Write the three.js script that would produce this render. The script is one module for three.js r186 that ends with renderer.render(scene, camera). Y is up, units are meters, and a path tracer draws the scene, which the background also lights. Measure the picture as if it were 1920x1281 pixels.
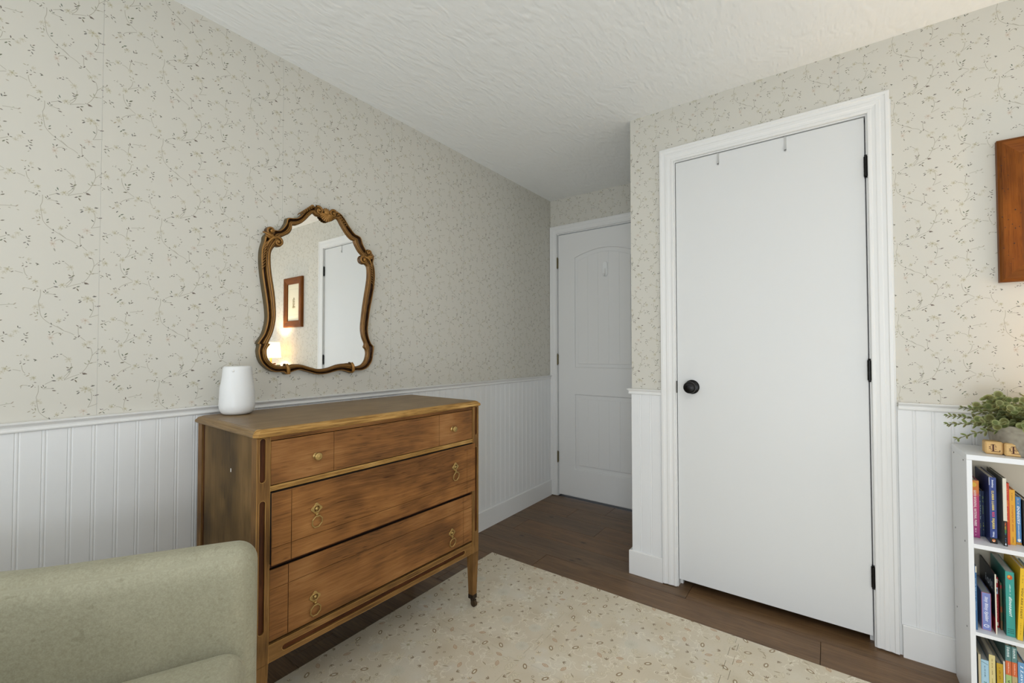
import * as THREE from 'three';
import { mergeGeometries, mergeVertices, toCreasedNormals } from 'three/addons/utils/BufferGeometryUtils.js';
import { RectAreaLightUniformsLib } from 'three/addons/lights/RectAreaLightUniformsLib.js';

// ------------------------------------------------------------------ camera, sky, daylight, exposure
const scene = new THREE.Scene();
const camera = new THREE.PerspectiveCamera(2 * Math.atan(640.5 / 818.9) * 180 / Math.PI, 1920 / 1281, 0.05, 60);
camera.position.set(1.7904, 1.1284, 2.993);
camera.rotation.set(0.0216, 0.6275, -0.001, 'YXZ');
const renderer = new THREE.WebGLRenderer({ antialias: true });
renderer.toneMapping = THREE.LinearToneMapping;
renderer.toneMappingExposure = 0.9;
renderer.shadowMap.enabled = true;
RectAreaLightUniformsLib.init();
scene.background = new THREE.Color(0.9, 1.0, 1.1);          // an even overcast sky, seen only through the windows
const ROOM = { x: 3.3, z: 4.4, h: 2.3236 };
const UNSEEN_WIN_RIGHT = { z0: 1.1, z1: 2.0, y0: 0.5, y1: 1.8 };    // unseen window in the right wall, placed for cool light from the right
const UNSEEN_WIN_REAR = { x0: 0.12, x1: 1.5, y0: 0.25, y1: 2.15 };   // unseen wide window behind the camera, placed to light the alcove and doors
function daylight(w, h, pos, look, color, power) {
  const l = new THREE.RectAreaLight(color, power, w, h);
  l.position.set(...pos); l.lookAt(...look); l.name = 'unseen_window_daylight'; scene.add(l);  // light of an unseen window, just inside its opening
}
const midR = [(UNSEEN_WIN_RIGHT.y0 + UNSEEN_WIN_RIGHT.y1) / 2, (UNSEEN_WIN_RIGHT.z0 + UNSEEN_WIN_RIGHT.z1) / 2], midE = [(UNSEEN_WIN_REAR.x0 + UNSEEN_WIN_REAR.x1) / 2, (UNSEEN_WIN_REAR.y0 + UNSEEN_WIN_REAR.y1) / 2];
daylight(UNSEEN_WIN_RIGHT.z1 - UNSEEN_WIN_RIGHT.z0 - 0.1, UNSEEN_WIN_RIGHT.y1 - UNSEEN_WIN_RIGHT.y0 - 0.1, [ROOM.x - 0.004, ...midR], [0, ...midR], new THREE.Color(0.86, 1.0, 1.17), 1.0);
daylight(UNSEEN_WIN_REAR.x1 - UNSEEN_WIN_REAR.x0 - 0.1, UNSEEN_WIN_REAR.y1 - UNSEEN_WIN_REAR.y0 - 0.1, [...midE, ROOM.z - 0.004], [...midE, 0], new THREE.Color(0.97, 1, 1.03), 1.9);
const UNSEEN_LOW_WIN = { x0: 1.68, x1: 2.9, y0: 0.04, y1: 1.1 };    // unseen low window beside it, placed to light the floor and door foot
daylight(UNSEEN_LOW_WIN.x1 - UNSEEN_LOW_WIN.x0 - 0.1, UNSEEN_LOW_WIN.y1 - UNSEEN_LOW_WIN.y0 - 0.1, [(UNSEEN_LOW_WIN.x0 + UNSEEN_LOW_WIN.x1) / 2, 0.57, ROOM.z - 0.004], [(UNSEEN_LOW_WIN.x0 + UNSEEN_LOW_WIN.x1) / 2, 0.57, 0], new THREE.Color(0.925, 1.0, 1.085), 8.5);
const CEILING_FILL_POWER = 3.0;
const LAMP_POWER = 1.15;

// ------------------------------------------------------------------ helpers
const Wb = 0.8122;                      // face of the wall with the closet door
const srgb = (r, g, b) => new THREE.Color().setRGB(r / 255, g / 255, b / 255, THREE.SRGBColorSpace);
function rng(seed) { let a = seed >>> 0; return () => { a = (a + 0x6D2B79F5) | 0; let t = Math.imul(a ^ (a >>> 15), 1 | a); t = (t + Math.imul(t ^ (t >>> 7), 61 | t)) ^ t; return ((t ^ (t >>> 14)) >>> 0) / 4294967296; }; }
function noise2(seed, px, py) {         // tileable value noise, period px by py cells
  const r = rng(seed), v = new Float32Array(px * py).map(() => r());
  return (x, y) => {
    const ix = Math.floor(x), iy = Math.floor(y), fx = x - ix, fy = y - iy, sx = fx * fx * (3 - 2 * fx), sy = fy * fy * (3 - 2 * fy);
    const a = ((ix % px) + px) % px, b = (a + 1) % px, c = ((iy % py) + py) % py, d = (c + 1) % py;
    return (v[c * px + a] * (1 - sx) + v[c * px + b] * sx) * (1 - sy) + (v[d * px + a] * (1 - sx) + v[d * px + b] * sx) * sy;
  };
}
const used = {};
const numbered = (n) => { used[n] = (used[n] ?? -1) + 1; return used[n] ? n + '_' + String(used[n]).padStart(3, '0') : n; };
const flat = (g) => { const n = g.index ? g.toNonIndexed() : g.clone(); for (const k of Object.keys(n.attributes)) if (!['position', 'normal', 'uv', 'color'].includes(k)) n.deleteAttribute(k); if (!n.attributes.uv) n.setAttribute('uv', new THREE.BufferAttribute(new Float32Array(n.attributes.position.count * 2), 2)); n.morphAttributes = {}; return n; };
const merge = (list) => { const l = list.map(flat); return l.length === 1 ? l[0] : mergeGeometries(l); };
const box = (x0, x1, y0, y1, z0, z1) => new THREE.BoxGeometry(x1 - x0, y1 - y0, z1 - z0).translate((x0 + x1) / 2, (y0 + y1) / 2, (z0 + z1) / 2);
function obj(name, geo, mat, parent) {
  const m = new THREE.Mesh(Array.isArray(geo) ? merge(geo) : geo, mat); m.name = name; m.castShadow = m.receiveShadow = true;
  if (parent) parent.add(m); else { m.name = numbered(name); scene.add(m); }
  return m;
}
function thing(name, label, category, pos = [0, 0, 0], turn = 0, group) {
  const o = new THREE.Group(); o.name = numbered(name); o.position.set(...pos); o.rotation.y = turn; o.userData = { label, category };
  if (group) o.userData.group = group;
  scene.add(o); return o;
}
function setting(name, label) { const o = new THREE.Group(); o.name = numbered(name); o.userData = { kind: 'structure', label }; scene.add(o); return o; }
function uvGrain(g, axis, ox = 0, oy = 0) {   // uv in metres, u along the grain axis
  g = flat(g); const p = g.attributes.position, n = g.attributes.normal, uv = g.attributes.uv, A = { x: 0, y: 1, z: 2 }[axis];
  for (let i = 0; i < p.count; i++) {
    const P = [p.getX(i), p.getY(i), p.getZ(i)], N = [Math.abs(n.getX(i)), Math.abs(n.getY(i)), Math.abs(n.getZ(i))];
    const D = N[0] > N[1] && N[0] > N[2] ? 0 : N[1] > N[2] ? 1 : 2, rest = [0, 1, 2].filter((k) => k !== D);
    const U = rest.includes(A) ? A : rest[0], V = rest.find((k) => k !== U);
    uv.setXY(i, P[U] + ox, P[V] + oy);
  }
  return g;
}
function softBox(x0, x1, y0, y1, z0, z1, r, seg = 10, bend) {   // a box with rounded edges on a fine grid, optionally bent
  const hx = (x1 - x0) / 2, hy = (y1 - y0) / 2, hz = (z1 - z0) / 2; r = Math.min(r, hx, hy, hz);
  const n = (h) => Math.max(4, Math.min(seg * 3, Math.round(h * 2 / 0.03) + 6));
  let g = new THREE.BoxGeometry(2, 2, 2, n(hx), n(hy), n(hz)); g.deleteAttribute('uv'); g.deleteAttribute('normal'); g = mergeVertices(g, 1e-4);
  const p = g.attributes.position, warp = (t, h) => { const k = Math.min(0.6, 1.6 * r / h); const s = Math.abs(t); const u = s < 0.5 ? s / 0.5 * (1 - k) : 1 - k + k * (s - 0.5) / 0.5; return Math.sign(t) * u * h; };
  for (let i = 0; i < p.count; i++) {
    const q = [warp(p.getX(i), hx), warp(p.getY(i), hy), warp(p.getZ(i), hz)], h = [hx, hy, hz], c = q.map((v, k) => Math.max(-h[k] + r, Math.min(h[k] - r, v))), d = q.map((v, k) => v - c[k]), l = Math.hypot(...d);
    const s = l > 1e-9 ? r / l : 0, out = c.map((v, k) => v + d[k] * s);
    let w = [out[0] + (x0 + x1) / 2, out[1] + (y0 + y1) / 2, out[2] + (z0 + z1) / 2]; if (bend) w = bend(w, out, h);
    p.setXYZ(i, ...w);
  }
  g.computeVertexNormals(); return g;
}
function sweep(profile, P0, P1, closed = true) {   // a straight moulding: profile points [a, d] carried from P0(a, d) to P1(a, d)
  const pos = [], n = profile.length, tri = (...v) => v.forEach((q) => pos.push(...q));
  for (let i = 0; i < n - (closed ? 0 : 1); i++) { const a = profile[i], b = profile[(i + 1) % n], A0 = P0(...a), A1 = P1(...a), B0 = P0(...b), B1 = P1(...b); tri(A0, B0, A1); tri(A1, B0, B1); }
  for (let i = 1; i < n - 1; i++) { tri(P0(...profile[0]), P0(...profile[i + 1]), P0(...profile[i])); tri(P1(...profile[0]), P1(...profile[i]), P1(...profile[i + 1])); }
  const g = new THREE.BufferGeometry(); g.setAttribute('position', new THREE.Float32BufferAttribute(pos, 3)); g.computeVertexNormals(); return flat(g);
}
const lathe = (pts, seg = 32) => new THREE.LatheGeometry(pts.map(([r, y]) => new THREE.Vector2(r, y)), seg);
function stadium(x0, x1, y0, y1) {        // a slot with round ends, as a path
  const s = new THREE.Path(), w = x1 - x0, h = y1 - y0, r = Math.min(w, h) / 2;
  if (h > w) { s.moveTo(x0, y0 + r); s.absarc(x0 + r, y0 + r, r, Math.PI, 2 * Math.PI, false); s.lineTo(x1, y1 - r); s.absarc(x0 + r, y1 - r, r, 0, Math.PI, false); s.lineTo(x0, y0 + r); }
  else { s.moveTo(x0 + r, y0); s.lineTo(x1 - r, y0); s.absarc(x1 - r, y0 + r, r, -Math.PI / 2, Math.PI / 2, false); s.lineTo(x0 + r, y1); s.absarc(x0 + r, y0 + r, r, Math.PI / 2, Math.PI * 1.5, false); }
  return s;
}
const rectShape = (x0, x1, y0, y1) => { const s = new THREE.Shape(); s.moveTo(x0, y0); s.lineTo(x1, y0); s.lineTo(x1, y1); s.lineTo(x0, y1); s.closePath(); return s; };
const extrude = (shape, depth, z = 0, bevel = 0, seg = 10) => new THREE.ExtrudeGeometry(shape, { depth: depth - bevel * 2, bevelEnabled: bevel > 0, bevelSize: bevel, bevelThickness: bevel, bevelOffset: -bevel, bevelSegments: 1, curveSegments: seg }).translate(0, 0, z + bevel);
function canvasTex(w, h, draw, rep = true) {
  const c = document.createElement('canvas'); c.width = w; c.height = h; draw(c.getContext('2d'), w, h);
  const t = new THREE.CanvasTexture(c); t.colorSpace = THREE.SRGBColorSpace; t.magFilter = THREE.LinearFilter; if (rep) t.wrapS = t.wrapT = THREE.RepeatWrapping; return t;
}
function dataTex(w, h, fn, color = true) {
  const d = new Uint8Array(w * h * 4); for (let y = 0; y < h; y++) for (let x = 0; x < w; x++) { const c = fn(x / w, y / h), k = (y * w + x) * 4; for (let i = 0; i < 3; i++) d[k + i] = Math.max(0, Math.min(255, Array.isArray(c) ? c[i] : c)); d[k + 3] = 255; }
  const t = new THREE.DataTexture(d, w, h); t.wrapS = t.wrapT = THREE.RepeatWrapping; t.magFilter = THREE.LinearFilter; if (color) t.colorSpace = THREE.SRGBColorSpace; t.needsUpdate = true; return t;
}
const mix3 = (a, b, t) => a.map((v, i) => v + (b[i] - v) * t);
// wood: grain along u; the map covers size[0] by size[1] metres
function woodMap(seed, mid, dark, light, { size = [1.2, 0.4], grain = 0.5, blotch = 0.5, px = [1024, 512], knots = 0 } = {}) {
  const a = noise2(seed, 6, 48), b = noise2(seed + 1, 12, 160), c = noise2(seed + 2, 7, 5), d = noise2(seed + 3, 40, 256), e = noise2(seed + 4, 4, 9), f = noise2(seed + 5, 20, 12), r = rng(seed + 9);
  const kn = Array.from({ length: knots }, () => [r(), r()]);
  const t = dataTex(px[0], px[1], (u, v) => {
    const wob = (e(u * 4, v * 9) - 0.5) * 0.05; let vv = v + wob;
    let dk = 0; for (const [ku, kv] of kn) { const du = (u - ku) * size[0], dv = (v - kv) * size[1], q = Math.hypot(du, dv * 2.2); vv += 0.02 * Math.exp(-q * q / 0.0012) * Math.sign(dv); dk = Math.max(dk, Math.exp(-q * q / 0.00022)); }
    const g = (a(u * 6, vv * 48) * 0.3 + b(u * 12, vv * 160) * 0.35 + d(u * 40, vv * 256) * 0.35 - 0.5) * 2 * grain, m = (c(u * 7, v * 5) * 0.65 + f(u * 20, v * 12) * 0.35 - 0.5) * 2 * blotch, s = g + m;
    const pore = d(u * 40 + 7, vv * 256 + 31) * b(u * 12 + 3, vv * 160 + 11); const s2 = s - (pore > 0.52 ? (pore - 0.52) * 2.2 : 0);
    let col = s2 < 0 ? mix3(mid, dark, Math.min(1.15, -s2)) : mix3(mid, light, Math.min(1, s2));
    return mix3(col, dark.map((q) => q * 0.55), dk * 0.8);
  });
  t.repeat.set(1 / size[0], 1 / size[1]); return t;
}
function woodMat(seed, mid, dark, light, opt = {}) {
  const map = woodMap(seed, mid, dark, light, opt), s = opt.size ?? [1.2, 0.4];
  const m = new THREE.MeshPhysicalMaterial({ map, roughness: opt.rough ?? 0.5, specularIntensity: opt.spec ?? 0.6 });
  if (opt.bump) { m.bumpMap = map; m.bumpScale = opt.bump; }
  return m;
}

// ------------------------------------------------------------------ materials of the shell
const white = new THREE.MeshPhysicalMaterial({ color: srgb(230, 230, 228), roughness: 0.38, specularIntensity: 0.6 });
const whiteBoard = new THREE.MeshPhysicalMaterial({ color: srgb(229, 230, 230), roughness: 0.42, specularIntensity: 0.6 });
const plaster = new THREE.MeshStandardMaterial({ color: srgb(238, 238, 235), roughness: 0.9 });
const darkMetal = new THREE.MeshPhysicalMaterial({ color: srgb(20, 19, 18), roughness: 0.32, metalness: 0.6 });
const dark = new THREE.MeshStandardMaterial({ color: srgb(40, 36, 32), roughness: 0.9 });
const TW = 0.2725, TH = 0.2685;
function drawPaper(ctx, W, H) {
  ctx.fillStyle = 'rgb(207,204,194)'; ctx.fillRect(0, 0, W, H);
  const K = W / 1000, KH = TW / TH, r = rng(77), wrap = (fn) => { for (const dx of [-1000, 0, 1000]) for (const dy of [-985, 0, 985]) { ctx.save(); ctx.scale(K, K * (H / W) * (1000 / 985)); ctx.translate(dx, dy); fn(); ctx.restore(); } };
  const blade = (x1, y1, x2, y2, col) => wrap(() => { const dx = x2 - x1, dy = y2 - y1, l = Math.hypot(dx, dy), k = 0.155; ctx.fillStyle = col; ctx.beginPath(); ctx.moveTo(x1, y1); ctx.quadraticCurveTo(x1 + dx * 0.5 - dy * k * 2, y1 + dy * 0.5 + dx * k * 2, x2, y2); ctx.quadraticCurveTo(x1 + dx * 0.5 + dy * k * 2, y1 + dy * 0.5 - dx * k * 2, x1, y1); ctx.fill(); });
  const d = (a, b, c, e) => blade(a, b, c, e, `rgba(${94 + r() * 16 | 0},${92 + r() * 14 | 0},${80 + r() * 12 | 0},0.95)`);
  const m = (a, b, c, e) => blade(a, b, c, e, `rgba(${150 + r() * 14 | 0},${146 + r() * 12 | 0},${126 + r() * 12 | 0},0.9)`);
  const s = (...q) => wrap(() => { ctx.strokeStyle = 'rgba(150,145,128,0.85)'; ctx.lineWidth = 3.8; ctx.beginPath(); ctx.moveTo(q[0], q[1]); for (let i = 2; i < q.length; i += 2) { if (i + 3 < q.length) ctx.quadraticCurveTo(q[i], q[i + 1], (q[i] + q[i + 2]) / 2, (q[i + 1] + q[i + 3]) / 2); else ctx.lineTo(q[i], q[i + 1]); } ctx.stroke(); });
  const bloom = (x, y, R, col, eye) => { const t = r() * 6; wrap(() => { for (let i = 0; i < 7; i++) { const A = t + i * 0.8976 + Math.sin(i * 7 + t) * 0.25, q = R * (0.42 + 0.2 * Math.sin(i * 5 + t)); ctx.fillStyle = col; ctx.beginPath(); ctx.ellipse(x + Math.cos(A) * q, y + Math.sin(A) * q, R * 0.34, R * 0.14, A, 0, 6.3); ctx.fill(); } ctx.fillStyle = eye; ctx.beginPath(); ctx.arc(x, y, R * 0.22, 0, 6.3); ctx.fill(); }); };
  const f = (x, y, R) => bloom(x, y, R, 'rgba(182,176,154,0.7)', 'rgba(168,160,132,0.8)');
  const p = (x, y, R) => bloom(x, y, R, 'rgba(190,184,166,0.65)', 'rgba(180,173,152,0.7)');
  const k = (x, y, R) => bloom(x, y, R, 'rgba(198,184,170,0.6)', 'rgba(178,164,144,0.8)');
  d(25,263,43,278);d(40,267,58,273);d(16,313,43,300);d(49,299,68,318);d(25,328,41,349);s(43,300,61,283,91,268);f(125,249,33);d(94,274,103,286);d(131,225,146,225);d(146,246,159,235);m(47,366,71,378);s(162,254,190,255,212,273);d(224,173,240,186);d(243,150,247,182);d(250,189,276,196);s(240,186,231,220,229,273);f(241,287,34);d(274,308,303,298);s(269,157,321,146,374,139);m(321,163,341,165);m(334,134,350,134);m(371,145,390,121);m(378,171,398,174);m(223,348,246,366);m(233,390,256,399);m(258,351,265,377);m(262,400,282,397);s(259,402,257,454,216,517);f(197,543,38);d(140,488,162,489);d(153,507,175,500);d(171,480,181,493);d(91,476,103,471);d(112,473,128,473);m(121,452,128,465);m(130,619,154,611);m(136,599,151,604);s(216,517,260,482,312,448);d(311,410,315,438);d(318,441,341,439);d(273,510,293,488);d(296,482,315,476);d(299,497,319,518);p(361,454,30);p(391,409,30);d(403,350,407,374);d(407,374,428,372);d(445,425,452,444);d(449,445,476,450);d(459,431,479,415);d(426,500,449,487);d(452,474,480,472);d(453,496,467,520);m(443,549,457,534);s(176,588,177,638,199,695,232,734,290,772);d(205,637,217,665);d(228,656,262,629);d(221,682,250,671);d(222,708,247,693);d(190,743,229,736);d(-5,717,7,697);d(5,749,19,746);d(17,748,37,762);d(11,779,20,763);d(55,713,64,733);d(67,732,98,734);d(58,740,74,762);d(89,767,101,786);s(-88,754,-54,736,-10,728);f(329,780,38);p(307,811,26);d(335,751,342,761);d(349,805,369,792);m(285,868,311,874);s(290,784,207,826,170,868);d(217,847,230,824);d(236,818,246,830);p(143,917,40);d(115,884,139,882);d(133,868,149,882);d(161,876,180,893);m(67,939,94,947);m(95,964,122,939);d(132,997,150,973);d(154,1042,172,1018);d(169,1015,200,998);f(204,1042,29);d(176,1050,189,1057);d(192,1031,207,1029);d(179,1074,192,1081);d(258,1020,268,1050);d(271,1040,300,1024);d(280,998,284,1018);m(397,649,421,651);m(424,654,438,639);d(422,704,435,710);d(435,719,422,738);d(448,683,459,700);d(443,742,463,729);d(469,699,490,699);p(469,660,26);d(514,688,542,702);d(521,711,538,695);s(436,750,440,800,461,831);m(451,844,468,845);m(465,864,492,848);m(485,825,492,844);f(520,880,35);d(521,924,542,929);s(376,789,403,795,430,805);m(426,-22,449,-39);m(433,-4,436,-23);s(449,-35,480,-31);d(480,-26,501,-25);d(501,-7,519,-25);d(512,-39,522,-23);d(526,-12,537,-9);s(554,-27,558,33,541,92);d(572,-15,586,4);d(586,-31,593,-8);d(593,1,615,-9);s(586,13,622,7,651,14);d(647,10,669,13);d(651,32,684,37);d(688,67,703,64);s(600,-35,650,-67);d(646,-110,657,-93);d(657,-139,668,-109);d(647,-70,683,-67);f(712,-92,36);s(738,-107,775,-150,786,-189);p(521,152,31);p(556,133,27);p(574,155,22);m(528,175,546,188);m(480,242,505,227);m(508,207,526,225);m(535,197,539,231);m(515,257,539,240);m(519,291,544,283);s(541,92,553,206,564,254,612,311,670,346,730,390);d(586,234,603,212);d(582,257,607,243);d(633,309,641,333);d(623,355,644,347);f(691,289,29);d(669,301,680,307);d(691,299,706,296);d(721,279,739,275);d(731,251,746,262);d(750,233,765,216);d(738,188,757,197);d(716,163,723,177);s(677,342,699,359,733,393);k(635,467,40);d(616,399,631,419);d(642,418,656,393);d(617,435,635,428);d(689,423,711,421);d(704,443,711,421);d(715,415,726,419);s(649,433,686,406,708,419);m(643,508,654,544);d(638,673,649,686);d(652,671,674,657);d(674,671,696,661);d(681,636,692,649);d(703,640,725,639);s(726,648,759,679);d(789,922,818,905);d(818,902,847,888);d(820,913,838,944);d(859,839,869,852);d(873,844,919,859);d(878,859,905,859);s(740,914,793,882,855,857);f(909,33,50);p(946,47,36);d(858,16,868,27);d(832,57,859,54);d(837,87,863,63);d(946,9,983,0);m(950,-5,969,-3);s(951,67,961,118,948,191,926,236);d(924,142,948,164);d(966,105,980,114);d(980,114,1018,103);k(894,274,44);s(926,236,967,219,1005,203);d(822,325,844,342);d(844,352,872,356);d(849,339,867,342);d(917,312,949,313);s(840,343,839,421,850,448);d(801,480,828,470);d(810,451,832,462);d(837,460,855,435);s(859,455,878,474,896,493);s(734,394,769,404,810,434);f(897,537,33);p(933,510,33);d(906,566,939,574);m(956,472,984,465);s(939,568,958,621,949,680,914,784,873,844);d(982,634,1010,632);d(995,594,1009,577);d(1028,569,1042,551);f(1052,609,39);s(954,656,986,609,1037,570);m(890,733,913,751);m(922,703,934,737);m(932,743,964,733);p(773,695,43);d(752,775,778,791);d(756,810,787,803);d(778,796,805,774);d(766,828,788,827);s(791,736,796,778,783,848,740,909);

}
const paper = new THREE.MeshStandardMaterial({ map: canvasTex(1024, 1024, drawPaper), roughness: 0.72 });
paper.map.anisotropy = 8;

// ------------------------------------------------------------------ floor
const floor = setting('floor', 'dark brown wood plank floor');
{
  obj('subfloor', box(-0.12, ROOM.x + 0.12, -0.1, -0.012, -0.12, ROOM.z + 0.12), dark, floor);
  const r = rng(5), mats = [0, 1, 2, 3].map((i) => woodMat(40 + i * 17, mix3([116, 87, 58], [104, 82, 60], i / 3), [70, 50, 32], [146, 114, 80], { size: [1.22, 0.18], grain: 0.75, blotch: 0.35, px: [1024, 192], knots: [2, 0, 1, 3][i], rough: 0.36, spec: 0.7, bump: 0.0004 }));
  const geos = {};
  const starts = [0.533, 0.33, 0.62, 0.15, 1.246, 0.51, 0.9, 0.2];
  for (let row = 0; row * 0.18 < ROOM.z; row++) {
    const z0 = row * 0.18, z1 = Math.min(ROOM.z, z0 + 0.18);
    let x = (starts[row] ?? r() * 1.22) - 1.24; while (x + 1.24 < 0) x += 1.24;
    for (; x < ROOM.x; x += 1.24) {
      const x0 = Math.max(0, x), x1 = Math.min(ROOM.x, x + 1.24), key = (x1 - x0).toFixed(3) + (z1 - z0).toFixed(3), L = x1 - x0, D = z1 - z0, g = 0.0008;
      if (L < 0.02) continue;
      geos[key] ??= uvGrain(new THREE.ExtrudeGeometry(rectShape(g, L - g, g, D - g), { depth: 0.0105, bevelEnabled: true, bevelSize: 0.0007, bevelThickness: 0.0007, bevelOffset: -0.0007, bevelSegments: 1 }).rotateX(Math.PI / 2).translate(0, -0.0007, 0), 'x');
      const m = obj('plank', geos[key], mats[Math.floor(r() * 4)], floor); m.position.set(x0, 0, z0);
    }
  }
}
// ------------------------------------------------------------------ ceiling with a brushed texture
{
  const a = noise2(3, 60, 20), b = noise2(4, 140, 50), c = noise2(6, 12, 12);
  const bump = dataTex(1024, 1024, (u, v) => { const w = c(u * 12, v * 12); return 255 * Math.min(1, Math.max(0, 0.5 + (a((u + w * 0.06) * 60, (v + w * 0.1) * 20) - 0.5) * 0.9 + (b(u * 140, v * 50) - 0.5) * 0.5)); }, false);
  bump.repeat.set(1, 1);
  const g = uvGrain(box(-0.12, ROOM.x + 0.12, ROOM.h, ROOM.h + 0.12, -0.12, ROOM.z + 0.12), 'x');
  const c_ = obj('ceiling', g, new THREE.MeshStandardMaterial({ color: srgb(240, 241, 239), roughness: 0.9, bumpMap: bump, bumpScale: 0.002 }));
  c_.userData = { kind: 'structure', label: 'white ceiling with a brushed plaster texture' };
}
{ // added ceiling panel, out of view, fills the room with even light
  const w = 1.2, d = 0.9, t = thing('added_ceiling_lamp', 'added flat white ceiling panel lamp, out of view, for fill light', 'lamp', [2.2, ROOM.h, 2.95]);
  obj('frame', [box(-w / 2 - 0.02, w / 2 + 0.02, -0.045, 0, -d / 2 - 0.02, -d / 2), box(-w / 2 - 0.02, w / 2 + 0.02, -0.045, 0, d / 2, d / 2 + 0.02), box(-w / 2 - 0.02, -w / 2, -0.045, 0, -d / 2, d / 2), box(w / 2, w / 2 + 0.02, -0.045, 0, -d / 2, d / 2)], plaster, t);
  obj('diffuser', box(-w / 2, w / 2, -0.038, -0.03, -d / 2, d / 2), new THREE.MeshStandardMaterial({ color: 0xffffff, emissive: new THREE.Color(1, 0.98, 0.95), emissiveIntensity: 0.8 }), t);
  const l = new THREE.RectAreaLight(new THREE.Color(1, 0.985, 0.96), CEILING_FILL_POWER, w - 0.02, d - 0.02); l.position.set(0, -0.0395, 0); l.rotation.x = -Math.PI / 2; l.name = 'added_ceiling_fill'; t.add(l);
}
// ------------------------------------------------------------------ walls
const RAIL_T = 0.9357, RAIL_B = 0.9083, BASE_H = 0.118;
const wallA = setting('wall_left', 'long papered wall above white beadboard');
const wallC = setting('wall_back', 'short papered wall around the far door');
const wallB = setting('wall_closet', 'papered wall around the flat closet door');
const wallR = setting('wall_right', 'right wall with an unseen window'), wallE = setting('wall_rear', 'rear wall with unseen windows behind the camera');
const PT = 0.0012;      // thickness of a strip of paper
function strip(parent, face, a0, a1, y0, y1, uOf, vOf) {   // a wallpaper strip: face gives the world point of (a, y, depth)
  const g = flat(new THREE.BoxGeometry(1, 1, 1)), p = g.attributes.position, uv = g.attributes.uv;
  for (let i = 0; i < p.count; i++) { const a = p.getX(i) < 0 ? a0 : a1, y = p.getY(i) < 0 ? y0 : y1, d = p.getZ(i) < 0 ? 0 : PT; p.setXYZ(i, ...face(a, y, d)); uv.setXY(i, uOf(a), vOf(y)); }
  g.computeVertexNormals(); obj('wallpaper_strip', g, paper, parent);
}
const vA = (y) => 1 - (2.10 - y) / TH;
obj('plaster', box(-0.12, 0, 0, ROOM.h, -0.12, ROOM.z + 0.12), plaster, wallA);
{
  const seams = [0, 0.4928, 1.0255, 1.5688, 2.1143, 2.6594, 3.204, 3.749, ROOM.z];
  for (let i = 0; i + 1 < seams.length; i++) { const s = i < 5 ? i + 1 : i, anchor = seams[i + 1]; strip(wallA, (a, y, d) => [d, y, -a], -seams[i + 1] + (i + 2 < seams.length ? 0.0005 : 0), -seams[i] - 0.0005, 0.92, ROOM.h, (a) => (a + anchor) / TW, vA); }
}
// beadboard: every slat a flat face with a bead between two grooves
const PITCH = 0.0512;
function slatGeo(h, w = PITCH) {
  const s = new THREE.Shape(); s.moveTo(0, 0); s.lineTo(w, 0); s.lineTo(w, 0.0074); s.lineTo(w - 0.0008, 0.008); s.lineTo(0.0112, 0.008); s.lineTo(0.0098, 0.0066);
  for (let i = 1; i <= 6; i++) { const t = Math.PI * i / 7; s.lineTo(0.006 + Math.cos(t) * 0.0037, 0.0066 + Math.sin(t) * 0.0014); }
  s.lineTo(0.0022, 0.0066); s.lineTo(0.0008, 0.0074); s.lineTo(0, 0.0074); s.closePath();
  return flat(new THREE.ExtrudeGeometry(s, { depth: h, bevelEnabled: false }).rotateX(-Math.PI / 2));   // x along the wall, -z out of the wall, y up
}
const slat = slatGeo(RAIL_B - BASE_H + 0.014);
function slats(parent, n, place) { for (let i = 0; i < n; i++) { const m = obj('slat', slat, whiteBoard, parent); place(m, i); m.position.y = BASE_H - 0.004; } }
// wall A: x along the wall = +z, out of the wall = +x
slats(wallA, 86, (m, i) => { m.rotation.y = -Math.PI / 2; m.position.set(0, 0, -0.003 + i * PITCH); });
// chair rail and baseboard profiles [height, depth]
const railP = [[0.895, 0], [0.9083, 0.012], [0.9105, 0.0145], [0.914, 0.015], [0.917, 0.0125], [0.922, 0.013], [0.927, 0.0165], [0.931, 0.0205], [0.9345, 0.0215], [0.9357, 0.0195], [0.9357, 0]];
railP[0] = [RAIL_B, 0];
const baseP = [[0, 0], [0, 0.016], [BASE_H - 0.003, 0.016], [BASE_H, 0.013], [BASE_H, 0]];
function trim(name, label, profile, P0, P1) { const m = obj(name, sweep(profile, P0, P1), white); m.userData = { kind: 'structure', label }; return m; }
trim('trim_1', 'white chair rail along the long wall', railP, (h, d) => [d, h, ROOM.z], (h, d) => [d, h, 0]);
trim('baseboard_left', 'white baseboard along the long wall', baseP, (h, d) => [d, h, ROOM.z], (h, d) => [d, h, 0.018]);

// far wall C and its door opening
const D2 = { x0: 0.0655, x1: 0.8275, top: 2.041 };
obj('plaster', [box(-0.12, D2.x0 - 0.02, 0, ROOM.h, -0.12, 0), box(D2.x1 + 0.02, ROOM.x + 0.12, 0, ROOM.h, -0.12, 0), box(D2.x0 - 0.02, D2.x1 + 0.02, D2.top + 0.02, ROOM.h, -0.12, 0)], plaster, wallC);
strip(wallC, (a, y, d) => [a, y, d], 0.0015, 0.546, 2.1, ROOM.h, (a) => a / TW + 0.31, (y) => vA(y) + 0.2);
strip(wallC, (a, y, d) => [a, y, d], 0.547, 0.97, 2.1, ROOM.h, (a) => a / TW + 0.31, (y) => vA(y) + 0.2);
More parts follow.
